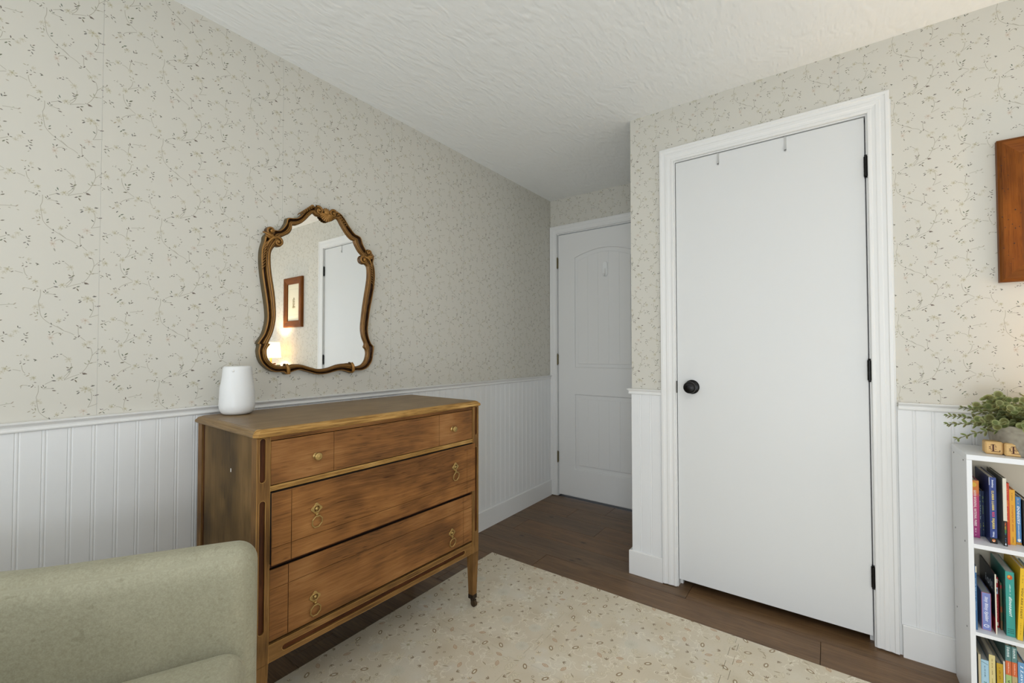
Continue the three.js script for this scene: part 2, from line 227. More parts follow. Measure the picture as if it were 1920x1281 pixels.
// wall B and its return into the alcove
const XB = 0.97, D1 = { x0: 1.1955, x1: 1.9135, top: 2.0435 };
obj('plaster', [box(XB, 1.1745, 0, ROOM.h, Wb - 0.11, Wb), box(1.9355, ROOM.x, 0, ROOM.h, Wb - 0.11, Wb), box(1.1745, 1.9355, 2.065, ROOM.h, Wb - 0.11, Wb), box(XB, XB + 0.1, 0, ROOM.h, 0, Wb - 0.11)], plaster, wallB);
const uB = (a) => (a - 2.1792) / TW + 0.197, vB = (y) => 1 - ((1.6489 - y) / TH + 0.543), fB = (a, y, d) => [a, y, Wb + d];
strip(wallB, fB, XB, 1.30, 2.09, ROOM.h, uB, vB); strip(wallB, fB, 1.3008, 1.8379, 2.09, ROOM.h, uB, vB); strip(wallB, fB, 1.8387, 2.3829, 2.09, ROOM.h, uB, vB);
strip(wallB, fB, XB, 1.125, 0.92, 2.09, uB, vB); strip(wallB, fB, 1.994, 2.3829, 0.92, 2.09, uB, vB);
strip(wallB, fB, 2.3837, 2.928, 0.92, ROOM.h, uB, vB); strip(wallB, fB, 2.9288, ROOM.x, 0.92, ROOM.h, uB, vB);
strip(wallB, (a, y, d) => [XB - d, y, a], 0.001, Wb, 0.92, ROOM.h, (a) => a / TW, vB);
slats(wallB, 3, (m, i) => { m.rotation.y = Math.PI; m.position.set(XB - 0.001 + (i + 1) * PITCH, 0, Wb); });
slats(wallB, 25, (m, i) => { m.rotation.y = Math.PI; m.position.set(1.995 + (i + 1) * PITCH, 0, Wb); });
slats(wallB, 15, (m, i) => { m.rotation.y = Math.PI / 2; m.position.set(XB, 0, 0.03 + (i + 1) * PITCH); });
trim('trim_2', 'short chair rail left of the closet door', railP, (h, d) => [XB - d, h, Wb + d], (h, d) => [1.1222, h, Wb + d]);
trim('trim_3', 'chair rail right of the closet door', railP, (h, d) => [1.9972, h, Wb + d], (h, d) => [ROOM.x, h, Wb + d]);
trim('trim_4', 'chair rail on the alcove return', railP, (h, d) => [XB - d, h, 0], (h, d) => [XB - d, h, Wb + d]);
trim('baseboard_closet', 'short white baseboard left of the closet door', baseP, (h, d) => [XB - d, h, Wb + d], (h, d) => [1.1222, h, Wb + d]);
trim('baseboard_right', 'white baseboard right of the closet door', baseP, (h, d) => [1.9978, h, Wb + d], (h, d) => [ROOM.x, h, Wb + d]);
trim('baseboard_alcove', 'baseboard on the alcove return', baseP, (h, d) => [XB - d, h, 0.02], (h, d) => [XB - d, h, Wb + d]);
// right and rear walls, with openings for the unseen windows that light the room
{
  const w = UNSEEN_WIN_RIGHT, x0 = ROOM.x, x1 = ROOM.x + 0.12;
  obj('plaster', [box(x0, x1, 0, w.y0, -0.12, ROOM.z + 0.12), box(x0, x1, w.y1, ROOM.h, -0.12, ROOM.z + 0.12), box(x0, x1, w.y0, w.y1, -0.12, w.z0), box(x0, x1, w.y0, w.y1, w.z1, ROOM.z + 0.12)], plaster, wallR);
  const q = UNSEEN_WIN_REAR, z0 = ROOM.z, z1 = ROOM.z + 0.12;
  obj('plaster', [box(0, q.x1, 0, q.y0, z0, z1), box(0, ROOM.x, q.y1, ROOM.h, z0, z1), box(0, q.x0, q.y0, q.y1, z0, z1), box(q.x1, UNSEEN_LOW_WIN.x0, q.y0, q.y1, z0, z1), box(UNSEEN_LOW_WIN.x0, UNSEEN_LOW_WIN.x1, UNSEEN_LOW_WIN.y1, q.y1, z0, z1), box(UNSEEN_LOW_WIN.x0, UNSEEN_LOW_WIN.x1, 0, UNSEEN_LOW_WIN.y0, z0, z1), box(UNSEEN_LOW_WIN.x1, ROOM.x, 0, q.y1, z0, z1), box(q.x1, UNSEEN_LOW_WIN.x0, 0, q.y0, z0, z1)], plaster, wallE);
  const glass = new THREE.MeshPhysicalMaterial({ color: 0xffffff, transmission: 1, roughness: 0, thickness: 0, ior: 1.45 });
  const n1 = setting('unseen_window_1', 'unseen white framed window in the right wall, placed to light the room from the right'), n2 = setting('unseen_window_2', 'unseen white framed window behind the camera, placed to light the alcove and doors');
  const bars = (A, a0, a1, y0, y1, f) => { const t = 0.045, l = [[a0, a1, y0, y0 + t], [a0, a1, y1 - t, y1], [a0, a0 + t, y0, y1], [a1 - t, a1, y0, y1], [a0, a1, (y0 + y1) / 2 - t / 2, (y0 + y1) / 2 + t / 2]]; obj('frame', l.map((e) => f(...e, 0.05, 0.09)), white, A); obj('pane', f(a0 + t, a1 - t, y0 + t, y1 - t, 0.068, 0.072), glass, A); };
  bars(n1, w.z0, w.z1, w.y0, w.y1, (a0, a1, b0, b1, d0, d1) => box(ROOM.x + d0, ROOM.x + d1, b0, b1, a0, a1));
  const n3 = setting('unseen_window_3', 'unseen low white framed window beside the wide one behind the camera, placed to light the floor and door foot');
  bars(n3, UNSEEN_LOW_WIN.x0, UNSEEN_LOW_WIN.x1, UNSEEN_LOW_WIN.y0, UNSEEN_LOW_WIN.y1, (a0, a1, b0, b1, d0, d1) => box(a0, a1, b0, b1, ROOM.z + d0, ROOM.z + d1));
  bars(n2, q.x0, q.x1, q.y0, q.y1, (a0, a1, b0, b1, d0, d1) => box(a0, a1, b0, b1, ROOM.z + d0, ROOM.z + d1));
}
// ------------------------------------------------------------------ door casings: [distance from the inner edge, depth]
const caseP = (w) => [[0, 0], [0, 0.0125], [0.003, 0.0145], [0.011, 0.0142], [0.0135, 0.0128], [w * 0.34, 0.0140], [w * 0.4, 0.0155], [w * 0.56, 0.016], [w * 0.62, 0.0145], [w * 0.78, 0.0158], [w * 0.82, 0.0182], [w * 0.97, 0.0182], [w, 0.016], [w, 0]];
function casing(parent, xl, xr, top, w, z, left = true, right = true) {
  const P = caseP(w);
  if (left) obj('casing_board', sweep(P, (a, d) => [xl - a, 0.004, z + d], (a, d) => [xl - a, top + a, z + d]), white, parent);
  obj('casing_board', sweep(P, (a, d) => [xl - a, top + a, z + d], (a, d) => [xr + a, top + a, z + d]), white, parent);
  if (right) obj('casing_board', sweep(P, (a, d) => [xr + a, top + a, z + d], (a, d) => [xr + a, 0.006, z + d]), white, parent);
}
function hinge(parent, x, y, z, h, mat, out = 0.006) {
  const g = [new THREE.CylinderGeometry(out, out, h - 0.012, 12).translate(x, y, z), new THREE.CylinderGeometry(out * 0.75, out * 0.5, 0.006, 12).translate(x, y + h / 2 - 0.003, z), new THREE.CylinderGeometry(out * 0.5, out * 0.75, 0.006, 12).translate(x, y - h / 2 + 0.003, z)];
  for (const k of [-0.2, 0, 0.2]) g.push(new THREE.CylinderGeometry(out * 1.04, out * 1.04, 0.0016, 12).translate(x, y + k * h, z));
  g.push(box(x - 0.006, x + 0.006, y - h / 2 + 0.006, y + h / 2 - 0.006, z - 0.012, z - 0.001));
  obj('hinge', g, mat, parent);
}
// closet door
const door1 = setting('door_1', 'flat white closet door with black knob and hinges');
{
  casing(door1, 1.1885, 1.9220, 2.0525, 0.0665, Wb); const zf = Wb - 0.002;
  obj('jamb', box(1.1745, 1.1925, 0, 2.0475, Wb - 0.11, Wb + 0.0005), white, door1); obj('jamb', box(1.9175, 1.9355, 0, 2.0475, Wb - 0.11, Wb + 0.0005), white, door1); obj('jamb', box(1.1745, 1.9355, 2.0475, 2.065, Wb - 0.11, Wb + 0.0005), white, door1);
  obj('stop', [box(1.1925, 1.204, 0, 2.0475, Wb - 0.06, Wb - 0.04), box(1.906, 1.9175, 0, 2.0475, Wb - 0.06, Wb - 0.04), box(1.1925, 1.9175, 2.036, 2.0475, Wb - 0.06, Wb - 0.04)], white, door1);
  obj('door_slab', flat(extrude(rectShape(D1.x0, D1.x1, 0.036, D1.top), 0.036, zf - 0.036, 0.0012)), new THREE.MeshPhysicalMaterial({ color: srgb(221, 222, 221), roughness: 0.42, specularIntensity: 0.55 }), door1);
  for (const y of [1.8465, 1.052, 0.262]) hinge(door1, 1.9165, y, Wb + 0.004, 0.089, darkMetal, 0.0065);
  const kz = zf, kx = 1.263, ky = 0.957;
  obj('knob', [lathe([[0, 0], [0.033, 0], [0.0335, 0.003], [0.031, 0.007], [0.026, 0.009], [0.014, 0.011], [0.0115, 0.014], [0.0115, 0.027], [0.014, 0.031], [0.023, 0.036], [0.0275, 0.044], [0.0275, 0.052], [0.0245, 0.058], [0.019, 0.0605], [0.0165, 0.0595], [0.012, 0.0615], [0.006, 0.0625], [0, 0.0625]], 48).rotateX(Math.PI / 2).translate(kx, ky, kz)], darkMetal, door1);
  obj('latch_plate', [box(1.1905, 1.1932, ky - 0.032, ky + 0.026, Wb - 0.03, Wb + 0.0012)], new THREE.MeshStandardMaterial({ color: srgb(88, 88, 84), roughness: 0.45, metalness: 0.7 }), door1);
}
// far door: plank panels, the upper one arched
const door2 = setting('door_2', 'white far door with an arched plank panel');
{
  casing(door2, D2.x0 - 0.004, D2.x1 + 0.004, D2.top + 0.010, 0.0585, 0);
  obj('jamb', [box(D2.x0 - 0.02, D2.x0 - 0.003, 0, D2.top + 0.004, -0.12, 0.0004), box(D2.x1 + 0.003, D2.x1 + 0.02, 0, D2.top + 0.004, -0.12, 0.0004), box(D2.x0 - 0.02, D2.x1 + 0.02, D2.top + 0.004, D2.top + 0.02, -0.12, 0.0004)], white, door2);
  const z = -0.003, xa = 0.205, xb = D2.x1 + D2.x0 - xa, xm = (xa + xb) / 2, yb = 0.996, ys = 1.852, yp = 1.872;
  const s = rectShape(D2.x0 + 0.001, D2.x1 - 0.001, 0.012, D2.top), arch = (p, i) => { p.moveTo(xa + i, yb + i); p.lineTo(xb - i, yb + i); p.lineTo(xb - i, ys - i); for (let k = 1; k < 24; k++) { const t = k / 24, x = xb - i + (xa - xb + 2 * i) * t; p.lineTo(x, ys - i + (yp - ys + 0.03) * Math.sin(Math.PI * t) ** 0.9); } p.lineTo(xa + i, ys - i); p.closePath(); return p; };
  s.holes.push(arch(new THREE.Path(), 0.008)); const low = new THREE.Path(); low.moveTo(xa + 0.008, 0.228); low.lineTo(xb - 0.008, 0.228); low.lineTo(xb - 0.008, 0.792); low.lineTo(xa + 0.008, 0.792); low.closePath(); s.holes.push(low);
  obj('door_slab', [new THREE.ExtrudeGeometry(s, { depth: 0.001, bevelEnabled: true, bevelSize: 0.008, bevelThickness: 0.007, bevelOffset: -0.008, bevelSegments: 3, curveSegments: 10 }).translate(0, 0, z - 0.008), box(D2.x0 + 0.003, D2.x1 - 0.003, 0.014, D2.top - 0.002, z - 0.038, z - 0.012)], white, door2);
  // raised plank field inside each panel
  const n = 5, w = (xb - xa - 0.066) / n;
  for (const [y0, y1, up] of [[yb + 0.034, ys - 0.036, 1], [0.258, 0.764, 0]]) for (let i = 0; i < n; i++) {
    const x0 = xa + 0.033 + i * w, x1 = x0 + w, q = new THREE.Shape(); q.moveTo(x0 + 0.0001, y0); q.lineTo(x1 - 0.0001, y0);
    for (let k = 0; k <= 6; k++) { const x = x1 - 0.0001 - (w - 0.0002) * k / 6, t = (x - xa - 0.033) / (xb - xa - 0.066); q.lineTo(x, y1 + (up ? (yp - ys + 0.03) * Math.sin(Math.PI * Math.min(1, Math.max(0, t))) ** 0.9 : 0)); }
    q.closePath(); obj('panel_plank', new THREE.ExtrudeGeometry(q, { depth: 0.005, bevelEnabled: true, bevelSize: 0.0024, bevelThickness: 0.0014, bevelOffset: -0.0024, bevelSegments: 1 }).translate(0, 0, z - 0.0119), white, door2);
  }
  const brass = new THREE.MeshStandardMaterial({ color: srgb(112, 104, 78), roughness: 0.4, metalness: 0.7 });
  for (const y of [1.82, 1.062, 0.303]) hinge(door2, D2.x0 - 0.001, y, 0.004, 0.09, brass, 0.006);
}
// hooks hung over the closet door and a stick-on hook on the far door
const hookMat = new THREE.MeshPhysicalMaterial({ color: srgb(196, 197, 196), roughness: 0.3, metalness: 0.35 });
function doorHook(x, len, label) {
  const zf = Wb - 0.0016, t = thing('over_door_hook', label, 'hook', [x, 2.0435, zf]);
  obj('strap', [box(-0.0045, 0.0045, -len, 0.0015, 0, 0.0014), box(-0.0045, 0.0045, 0.0004, 0.0018, -0.012, 0.0014)], hookMat, t);
  obj('prong', [new THREE.CylinderGeometry(0.0046, 0.0046, 0.0014, 16).rotateX(Math.PI / 2).translate(0, -len, 0.0007), box(-0.003, 0.003, -len + 0.002, -len + 0.005, 0.001, 0.006), box(-0.003, 0.003, -len + 0.002, -len + 0.018, 0.0055, 0.007)], hookMat, t);
}
doorHook(1.3866, 0.052, 'thin metal strap hook on the closet door top, nearer the knob side');
doorHook(1.6508, 0.06, 'thin metal strap hook on the closet door top, nearer the hinge side');
{
  const t = thing('adhesive_hook', 'white plastic stick-on hook on the arched panel of the far door', 'hook', [0.4637, 1.675, -0.0085]);
  const s = new THREE.Shape(); s.absarc(0, 0.018, 0.018, Math.PI, 0, false); s.absarc(0, 0.096, 0.018, 0, Math.PI, false); s.closePath();
  obj('base', flat(extrude(s, 0.0095, 0, 0.003)), new THREE.MeshPhysicalMaterial({ color: srgb(238, 239, 238), roughness: 0.3 }), t);
  const c = new THREE.CatmullRomCurve3([[0, 0.06, 0.008], [0, 0.03, 0.011], [0, 0.008, 0.014], [0, 0.002, 0.022], [0, 0.012, 0.028], [0, 0.022, 0.029]].map((v) => new THREE.Vector3(...v)));
  obj('prong', flat(new THREE.TubeGeometry(c, 16, 0.005, 8).scale(1.3, 1, 1)), white, t);
}

// ------------------------------------------------------------------ play mat of interlocking foam tiles
{
  const S = 0.613, N = 14;
  const drawMat = (ctx, W) => {
    const r = rng(31), K = W / 613; ctx.fillStyle = 'rgb(213,202,180)'; ctx.fillRect(0, 0, W, W); ctx.scale(K, K);
    const wrap = (fn) => { for (const dx of [-613, 0, 613]) for (const dy of [-613, 0, 613]) { ctx.save(); ctx.translate(dx, dy); fn(); ctx.restore(); } };
    for (let i = 0; i < 46; i++) { const x = r() * 613, y = r() * 613, R = 24 + r() * 60, c = [[220, 213, 195], [198, 184, 158], [216, 211, 199], [203, 191, 168]][i % 4]; wrap(() => { const g = ctx.createRadialGradient(x, y, 0, x, y, R); g.addColorStop(0, `rgba(${c},0.55)`); g.addColorStop(1, `rgba(${c},0)`); ctx.fillStyle = g; ctx.fillRect(x - R, y - R, 2 * R, 2 * R); }); }
    for (let i = 0; i < 5200; i++) { ctx.fillStyle = `rgba(${r() < 0.5 ? '222,213,192' : '176,164,140'},0.25)`; ctx.fillRect(r() * 613, r() * 613, 1 + r() * 4, 0.8 + r()); }
    const pts = []; const spot = (min) => { for (let k = 0; k < 200; k++) { const x = r() * 613, y = r() * 613; if (pts.every(([a, b, m]) => { const dx = Math.min(Math.abs(a - x), 613 - Math.abs(a - x)), dy = Math.min(Math.abs(b - y), 613 - Math.abs(b - y)); return Math.hypot(dx, dy) > (min + m) / 2; })) { pts.push([x, y, min]); return [x, y]; } } return [r() * 613, r() * 613]; };
    const vine = (x, y, a, l, col, w) => { const px = x + Math.cos(a) * l, py = y + Math.sin(a) * l, b = a + (r() < 0.5 ? 1 : -1) * 1.2; wrap(() => { ctx.strokeStyle = col; ctx.lineWidth = w; ctx.lineCap = 'round'; ctx.beginPath(); ctx.moveTo(x, y); ctx.quadraticCurveTo(x + Math.cos(b) * l * 0.6, y + Math.sin(b) * l * 0.6, px, py); ctx.stroke(); ctx.beginPath(); ctx.arc(px, py, l * 0.16, b, b + 4); ctx.stroke(); }); };
    const leaf = (x, y, a, l, w, col, line) => wrap(() => { ctx.save(); ctx.translate(x, y); ctx.rotate(a); ctx.beginPath(); ctx.moveTo(0, 0); ctx.quadraticCurveTo(l * 0.5, -w, l, 0); ctx.quadraticCurveTo(l * 0.5, w, 0, 0); if (col) { ctx.fillStyle = col; ctx.fill(); } if (line) { ctx.strokeStyle = line; ctx.lineWidth = 2.2; ctx.stroke(); } ctx.restore(); });
    for (let i = 0; i < 70; i++) { const [x, y] = [r() * 613, r() * 613]; for (let k = 0; k < 3; k++) vine(x, y, r() * 6.3, 20 + r() * 30, 'rgba(232,225,206,0.8)', 2); }
    for (let i = 0; i < 70; i++) { const x = r() * 613, y = r() * 613, a = r() * 6.3; for (let k = 0; k < 3; k++) leaf(x, y, a + k * 0.8, 18 + r() * 12, 6 + r() * 4, 'rgba(222,212,188,0.5)', 'rgba(190,178,150,0.4)'); }
    for (let i = 0; i < 4; i++) { const [x, y] = spot(110), R = 31; wrap(() => { for (let k = 0; k < 11; k++) { const A = k * 0.571; ctx.fillStyle = k % 2 ? 'rgba(224,217,199,0.9)' : 'rgba(217,209,190,0.95)'; ctx.beginPath(); ctx.ellipse(x + Math.cos(A) * R * 0.6, y + Math.sin(A) * R * 0.6, R * 0.42, R * 0.2, A, 0, 6.3); ctx.fill(); ctx.strokeStyle = 'rgba(190,180,158,0.7)'; ctx.lineWidth = 1; ctx.stroke(); } ctx.fillStyle = 'rgba(182,172,140,0.9)'; ctx.beginPath(); ctx.arc(x, y, R * 0.2, 0, 6.3); ctx.fill(); }); }
    for (let i = 0; i < 5; i++) { const [x, y] = spot(96), R = 25; wrap(() => { ctx.fillStyle = 'rgba(212,206,188,0.95)'; ctx.beginPath(); ctx.arc(x, y, R, 0, 6.3); ctx.fill(); ctx.strokeStyle = 'rgba(200,193,174,1)'; ctx.lineWidth = 1.2; for (let k = 0; k < 14; k++) { ctx.beginPath(); ctx.moveTo(x, y); ctx.lineTo(x + Math.cos(k * 0.449) * R, y + Math.sin(k * 0.449) * R); ctx.stroke(); } ctx.beginPath(); ctx.arc(x, y, R * 0.35, 0, 6.3); ctx.stroke(); }); }
    const bud = (x, y, a, rim) => { wrap(() => { ctx.save(); ctx.translate(x, y); ctx.rotate(a); ctx.fillStyle = rim; ctx.beginPath(); ctx.ellipse(0, 0, 14, 7.5, 0, 0, 6.3); ctx.fill(); ctx.fillStyle = 'rgb(232,226,208)'; ctx.beginPath(); ctx.ellipse(0, 0, 7.6, 3, 0, 0, 6.3); ctx.fill(); ctx.restore(); }); };
    for (let i = 0; i < 17; i++) { const [x, y] = spot(58); bud(x, y, r() * 3.1, 'rgba(148,126,96,0.85)'); }
    for (let i = 0; i < 17; i++) { const [x, y] = spot(52), a = r() * 6.3; leaf(x, y, a, 26, 12, 'rgba(204,178,148,0.45)', 'rgba(172,130,98,0.7)'); leaf(x + 4 * Math.cos(a), y + 4 * Math.sin(a), a, 16, 5, 'rgba(184,146,114,0.5)'); }
    for (let i = 0; i < 30; i++) { const [x, y] = spot(36), a = r() * 6.3; for (const k of [-0.6, 0, 0.6]) leaf(x, y, a + k, 15, 4, 'rgba(136,118,92,0.8)'); }
    for (let i = 0; i < 26; i++) { const [x, y] = spot(34), a = r() * 6.3; leaf(x, y, a, 24, 5, 'rgba(158,143,114,0.75)'); }
    for (let i = 0; i < 20; i++) { const [x, y] = spot(36), a = r() * 6.3; for (let k = 0; k < 4; k++) leaf(x, y, a + k * 1.57, 17, 6, 'rgba(218,206,178,0.9)'); for (const k of [-0.5, 0.4, 1.3]) leaf(x, y, a + k, 12, 2.4, 'rgba(138,116,88,0.8)'); }
    for (let i = 0; i < 26; i++) { const [x, y] = spot(30); wrap(() => { ctx.strokeStyle = 'rgba(150,132,104,0.75)'; ctx.lineWidth = 2.2; ctx.beginPath(); ctx.arc(x, y, 4, 0, 6.3); ctx.stroke(); }); }
  };
  const map = canvasTex(1024, 1024, drawMat); map.anisotropy = 8;
  const foam = new THREE.MeshPhysicalMaterial({ map, roughness: 0.5, specularIntensity: 0.55 });
  const mat = thing('play_mat', 'beige floral foam play mat of interlocking square tiles on the wood floor', 'play mat', [0.259, 0, 1.0715]);
  // edge of a tile: straight on the rim, dovetail teeth (flat by the corners) where it meets a neighbour
  const edge = (pts, ax, ay, bx, by, teeth) => {
    const dx = bx - ax, dy = by - ay, nx = dy / S, ny = -dx / S, e = 0.0005, fl = 0.13 / N;
    pts.push([ax, ay]); if (!teeth) return;
    const at = (t, q) => pts.push([ax + dx * t + nx * (q - e), ay + dy * t + ny * (q - e)]);
    at(1 / N, 0);
    for (let i = 1; i < N - 1; i++) { const q = i % 2 ? 0.0115 : -0.0115; at(i / N - (i > 1 ? fl * (i % 2 ? 1 : -1) * (i % 2 ? 1 : -1) : 0), q); at((i + 1) / N + (i < N - 2 ? fl : 0), q); }
    at((N - 1) / N, 0);
  };
  const shapes = {};
  const CX = 5, CZ = 5;
  for (let i = 0; i < CX; i++) for (let j = 0; j < CZ; j++) {
    const t = [j > 0, i < CX - 1, j < CZ - 1, i > 0], key = t.join();
    if (!shapes[key]) {
      const pts = []; edge(pts, 0, 0, S, 0, t[0]); edge(pts, S, 0, S, S, t[1]); edge(pts, S, S, 0, S, t[2]); edge(pts, 0, S, 0, 0, t[3]);
      const sh = new THREE.Shape(pts.map(([x, z]) => new THREE.Vector2(x, -z)));
      shapes[key] = flat(new THREE.ExtrudeGeometry(sh, { depth: 0.0078, bevelEnabled: true, bevelSize: 0.0006, bevelThickness: 0.0006, bevelOffset: -0.0006, bevelSegments: 1 }).rotateX(-Math.PI / 2).translate(0, 0.0006, 0));
      const p = shapes[key].attributes.position, uv = shapes[key].attributes.uv; for (let k = 0; k < p.count; k++) uv.setXY(k, p.getX(k) / S, 1 - p.getZ(k) / S);
    }
    const m = obj('mat_tile', shapes[key], foam, mat); m.position.set(i * S, 0, j * S);
  }
}

// ------------------------------------------------------------------ dresser
const woodOpt = { size: [1.0, 0.5], grain: 0.55, blotch: 0.75, rough: 0.5, spec: 0.32, bump: 0.0003 };
const wFront = woodMat(101, [134, 90, 48], [74, 47, 25], [172, 122, 72], woodOpt);
const wFront2 = woodMat(151, [132, 89, 49], [76, 51, 30], [168, 122, 76], woodOpt);
const wSide = woodMat(121, [100, 77, 42], [60, 45, 24], [140, 108, 66], { ...woodOpt, grain: 0.4, blotch: 0.9 });
const wTop = woodMat(131, [126, 101, 66], [94, 72, 44], [154, 126, 86], { ...woodOpt, blotch: 0.5, grain: 0.7, rough: 0.36 });
const wEdge = woodMat(141, [170, 130, 72], [104, 74, 38], [212, 174, 112], { ...woodOpt, grain: 0.9 });
const wPost = woodMat(161, [124, 90, 50], [74, 52, 29], [160, 122, 76], { ...woodOpt, grain: 0.6 });
const wFlute = woodMat(171, [78, 44, 22], [46, 24, 12], [104, 62, 34], woodOpt);
const wDark = new THREE.MeshStandardMaterial({ color: srgb(34, 22, 14), roughness: 0.8 });
const oldBrass = new THREE.MeshStandardMaterial({ color: srgb(178, 150, 94), roughness: 0.36, metalness: 0.8 });
{
  const W = 0.9162, D = 0.4611, pw = 0.0362, th = 0.0296;
  const t = thing('dresser', 'worn brown wooden dresser with three long drawers and ring pulls', 'dresser', [0.501, 0, 2.4223], Math.PI / 2 - th);
  const low = 0.2482, yTop = 0.884;
  // posts with fluted faces, and tapered legs below them
  const post = (x0, front, mirror) => {
    const z1 = front ? 0 : -D + pw, z0 = z1 - pw, g = [];
    if (front) {
      const f0 = x0 + (mirror ? pw - 0.0237 : 0.0077), f1 = x0 + (mirror ? pw - 0.0077 : 0.0237), s = rectShape(x0, x0 + pw, low, yTop);
      s.holes.push(stadium(f0, f1, 0.7591, 0.95 > yTop ? yTop - 0.0005 : 0.95)); s.holes.push(stadium(f0, f1, 0.3372, 0.7075));
      g.push(extrude(s, 0.007, z1 - 0.007, 0.0012), box(x0 + 0.0005, x0 + pw - 0.0005, low, yTop, z0, z1 - 0.0075));
      obj('flute', [uvGrain(box(f0 - 0.0006, f1 + 0.0006, 0.755, yTop - 0.001, z1 - 0.0074, z1 - 0.0062), 'y'), uvGrain(box(f0 - 0.0006, f1 + 0.0006, 0.333, 0.711, z1 - 0.0074, z1 - 0.0062), 'y')], wFlute, t);
    } else g.push(box(x0, x0 + pw, low, yTop, z0, z1));
    obj('post', g.map((q) => uvGrain(q, 'y', x0 * 3)), wPost, t);
    if (front) {   // wear along the arrises shows paler wood
      const f0 = x0 + (mirror ? pw - 0.0237 : 0.0077), f1 = x0 + (mirror ? pw - 0.0077 : 0.0237), k = 0.0011, rim = (y0, y1) => { const o = new THREE.Shape(stadium(f0 - k, f1 + k, y0 - k, y1 + k).getPoints(12)); o.holes.push(stadium(f0, f1, y0, y1)); return extrude(o, 0.0009, -0.0006); };
      obj('worn_edge', [rim(0.7591, yTop - 0.002), rim(0.3372, 0.7075), box(x0 - 0.0002, x0 + 0.001, low, yTop, -0.001, 0.0002), box(x0 + pw - 0.001, x0 + pw + 0.0002, low, yTop, -0.001, 0.0002)].map((q) => uvGrain(q, 'y', x0)), wEdge, t);
    }
    // leg: four flat tapering sides
    const cx = x0 + pw / 2, cz = (z0 + z1) / 2, leg = new THREE.CylinderGeometry(pw / 2 * Math.SQRT2, 0.0125 * Math.SQRT2, low - 0.062, 4, 6).rotateY(Math.PI / 4).translate(cx, (low + 0.062) / 2, cz);
    const L = obj('leg', uvGrain(toCreasedNormals(flat(leg), 0.5), 'y', x0), wPost, t);
    obj('ferrule', [box(cx - 0.0132, cx + 0.0132, 0.046, 0.064, cz - 0.0132, cz + 0.0132), new THREE.CylinderGeometry(0.006, 0.0085, 0.014, 16).translate(cx, 0.041, cz)], new THREE.MeshStandardMaterial({ color: srgb(52, 40, 28), roughness: 0.5, metalness: 0.5 }), L);
    const base = front ? 0.009 : 0, s = front ? 0 : 0.0;
    obj('caster', [new THREE.CylinderGeometry(0.0135, 0.0135, 0.013, 24).rotateZ(Math.PI / 2).translate(cx + 0.003, base + 0.0135, cz + 0.006), box(cx - 0.0055, cx - 0.0035, base + 0.010, 0.038, cz - 0.006, cz + 0.010), box(cx + 0.0095, cx + 0.0115, base + 0.010, 0.038, cz - 0.006, cz + 0.010), box(cx - 0.0055, cx + 0.0115, 0.035, 0.039, cz - 0.008, cz + 0.012)], new THREE.MeshStandardMaterial({ color: srgb(74, 58, 40), roughness: 0.45, metalness: 0.5 }), L);
  };
  post(0, true, false); post(W - pw, true, true); post(0, false); post(W - pw, false);
  // sides: a flush board with a dark gap before the back post
  for (const k of [0, 1]) { const x0 = k ? W - 0.02 : 0.0045, x1 = k ? W - 0.0045 : 0.02; obj('side_panel', uvGrain(box(x0, x1, low + 0.01, yTop, -D + pw + 0.013, -pw - 0.0003), 'y', 0.3), wSide, t); obj('panel_bead', uvGrain(softBox(x0, x1, low + 0.01, yTop, -D + pw + 0.001, -D + pw + 0.006, 0.002, 4), 'y'), wFlute, t); }
  obj('back_panel', box(pw, W - pw, low, yTop, -D + 0.006, -D + 0.012), wDark, t);
  obj('case', [box(0.0205, W - 0.0205, 0.262, 0.274, -D + 0.012, -0.028), box(0.0205, 0.024, 0.274, yTop, -D + 0.012, -0.03), box(W - 0.024, W - 0.0205, 0.274, yTop, -D + 0.012, -0.03)], wDark, t);
  // top with a moulded edge and clipped corners
  {
    const ov = 0.0119, c = 0.012, rings = [[0.884, -0.002], [0.8865, 0.0085], [0.889, 0.0115], [0.893, 0.0119], [0.8965, 0.0108], [0.8985, 0.0082], [0.8995, 0.0062], [0.9005, 0.0056], [0.903, 0.0042], [0.9055, 0.0005], [0.9072, -0.0045], [0.9079, -0.0062]];
    const ring = (y, o) => { const cc = c * 0.9 + Math.min(0, o) * 0.2, x0 = -o, x1 = W + o, z1 = o, z0 = -D - Math.min(o, 0.006); return [[x0, y, z0 + cc], [x0, y, z1 - cc], [x0 + cc, y, z1], [x1 - cc, y, z1], [x1, y, z1 - cc], [x1, y, z0 + cc], [x1 - cc, y, z0], [x0 + cc, y, z0]]; };
    const edge = (ks) => { const pos = []; for (let i = 0; i + 1 < rings.length; i++) { const A = ring(...rings[i]), B = ring(...rings[i + 1]); for (const k of ks) { const a = A[k], b = A[(k + 1) % 8], d = B[k], e = B[(k + 1) % 8]; pos.push(...a, ...b, ...d, ...b, ...e, ...d); } } const g = new THREE.BufferGeometry(); g.setAttribute('position', new THREE.Float32BufferAttribute(pos, 3)); g.computeVertexNormals(); return g; };
    obj('top_edge', uvGrain(edge([1, 2, 3]), 'x'), wEdge, t); obj('top_edge', uvGrain(edge([0, 4, 5, 6, 7]), 'z', 0.4), wTop, t).userData = { label: 'greyed end of the moulded edge' };
    const q = ring(0.9079, -0.0062), s = new THREE.Shape(q.map(([x, , z]) => new THREE.Vector2(x, -z)));
    obj('top', uvGrain(new THREE.ExtrudeGeometry(s, { depth: 0.012, bevelEnabled: false }).rotateX(-Math.PI / 2).translate(0, 0.8961, 0), 'x', 0.13), wTop, t);
  }
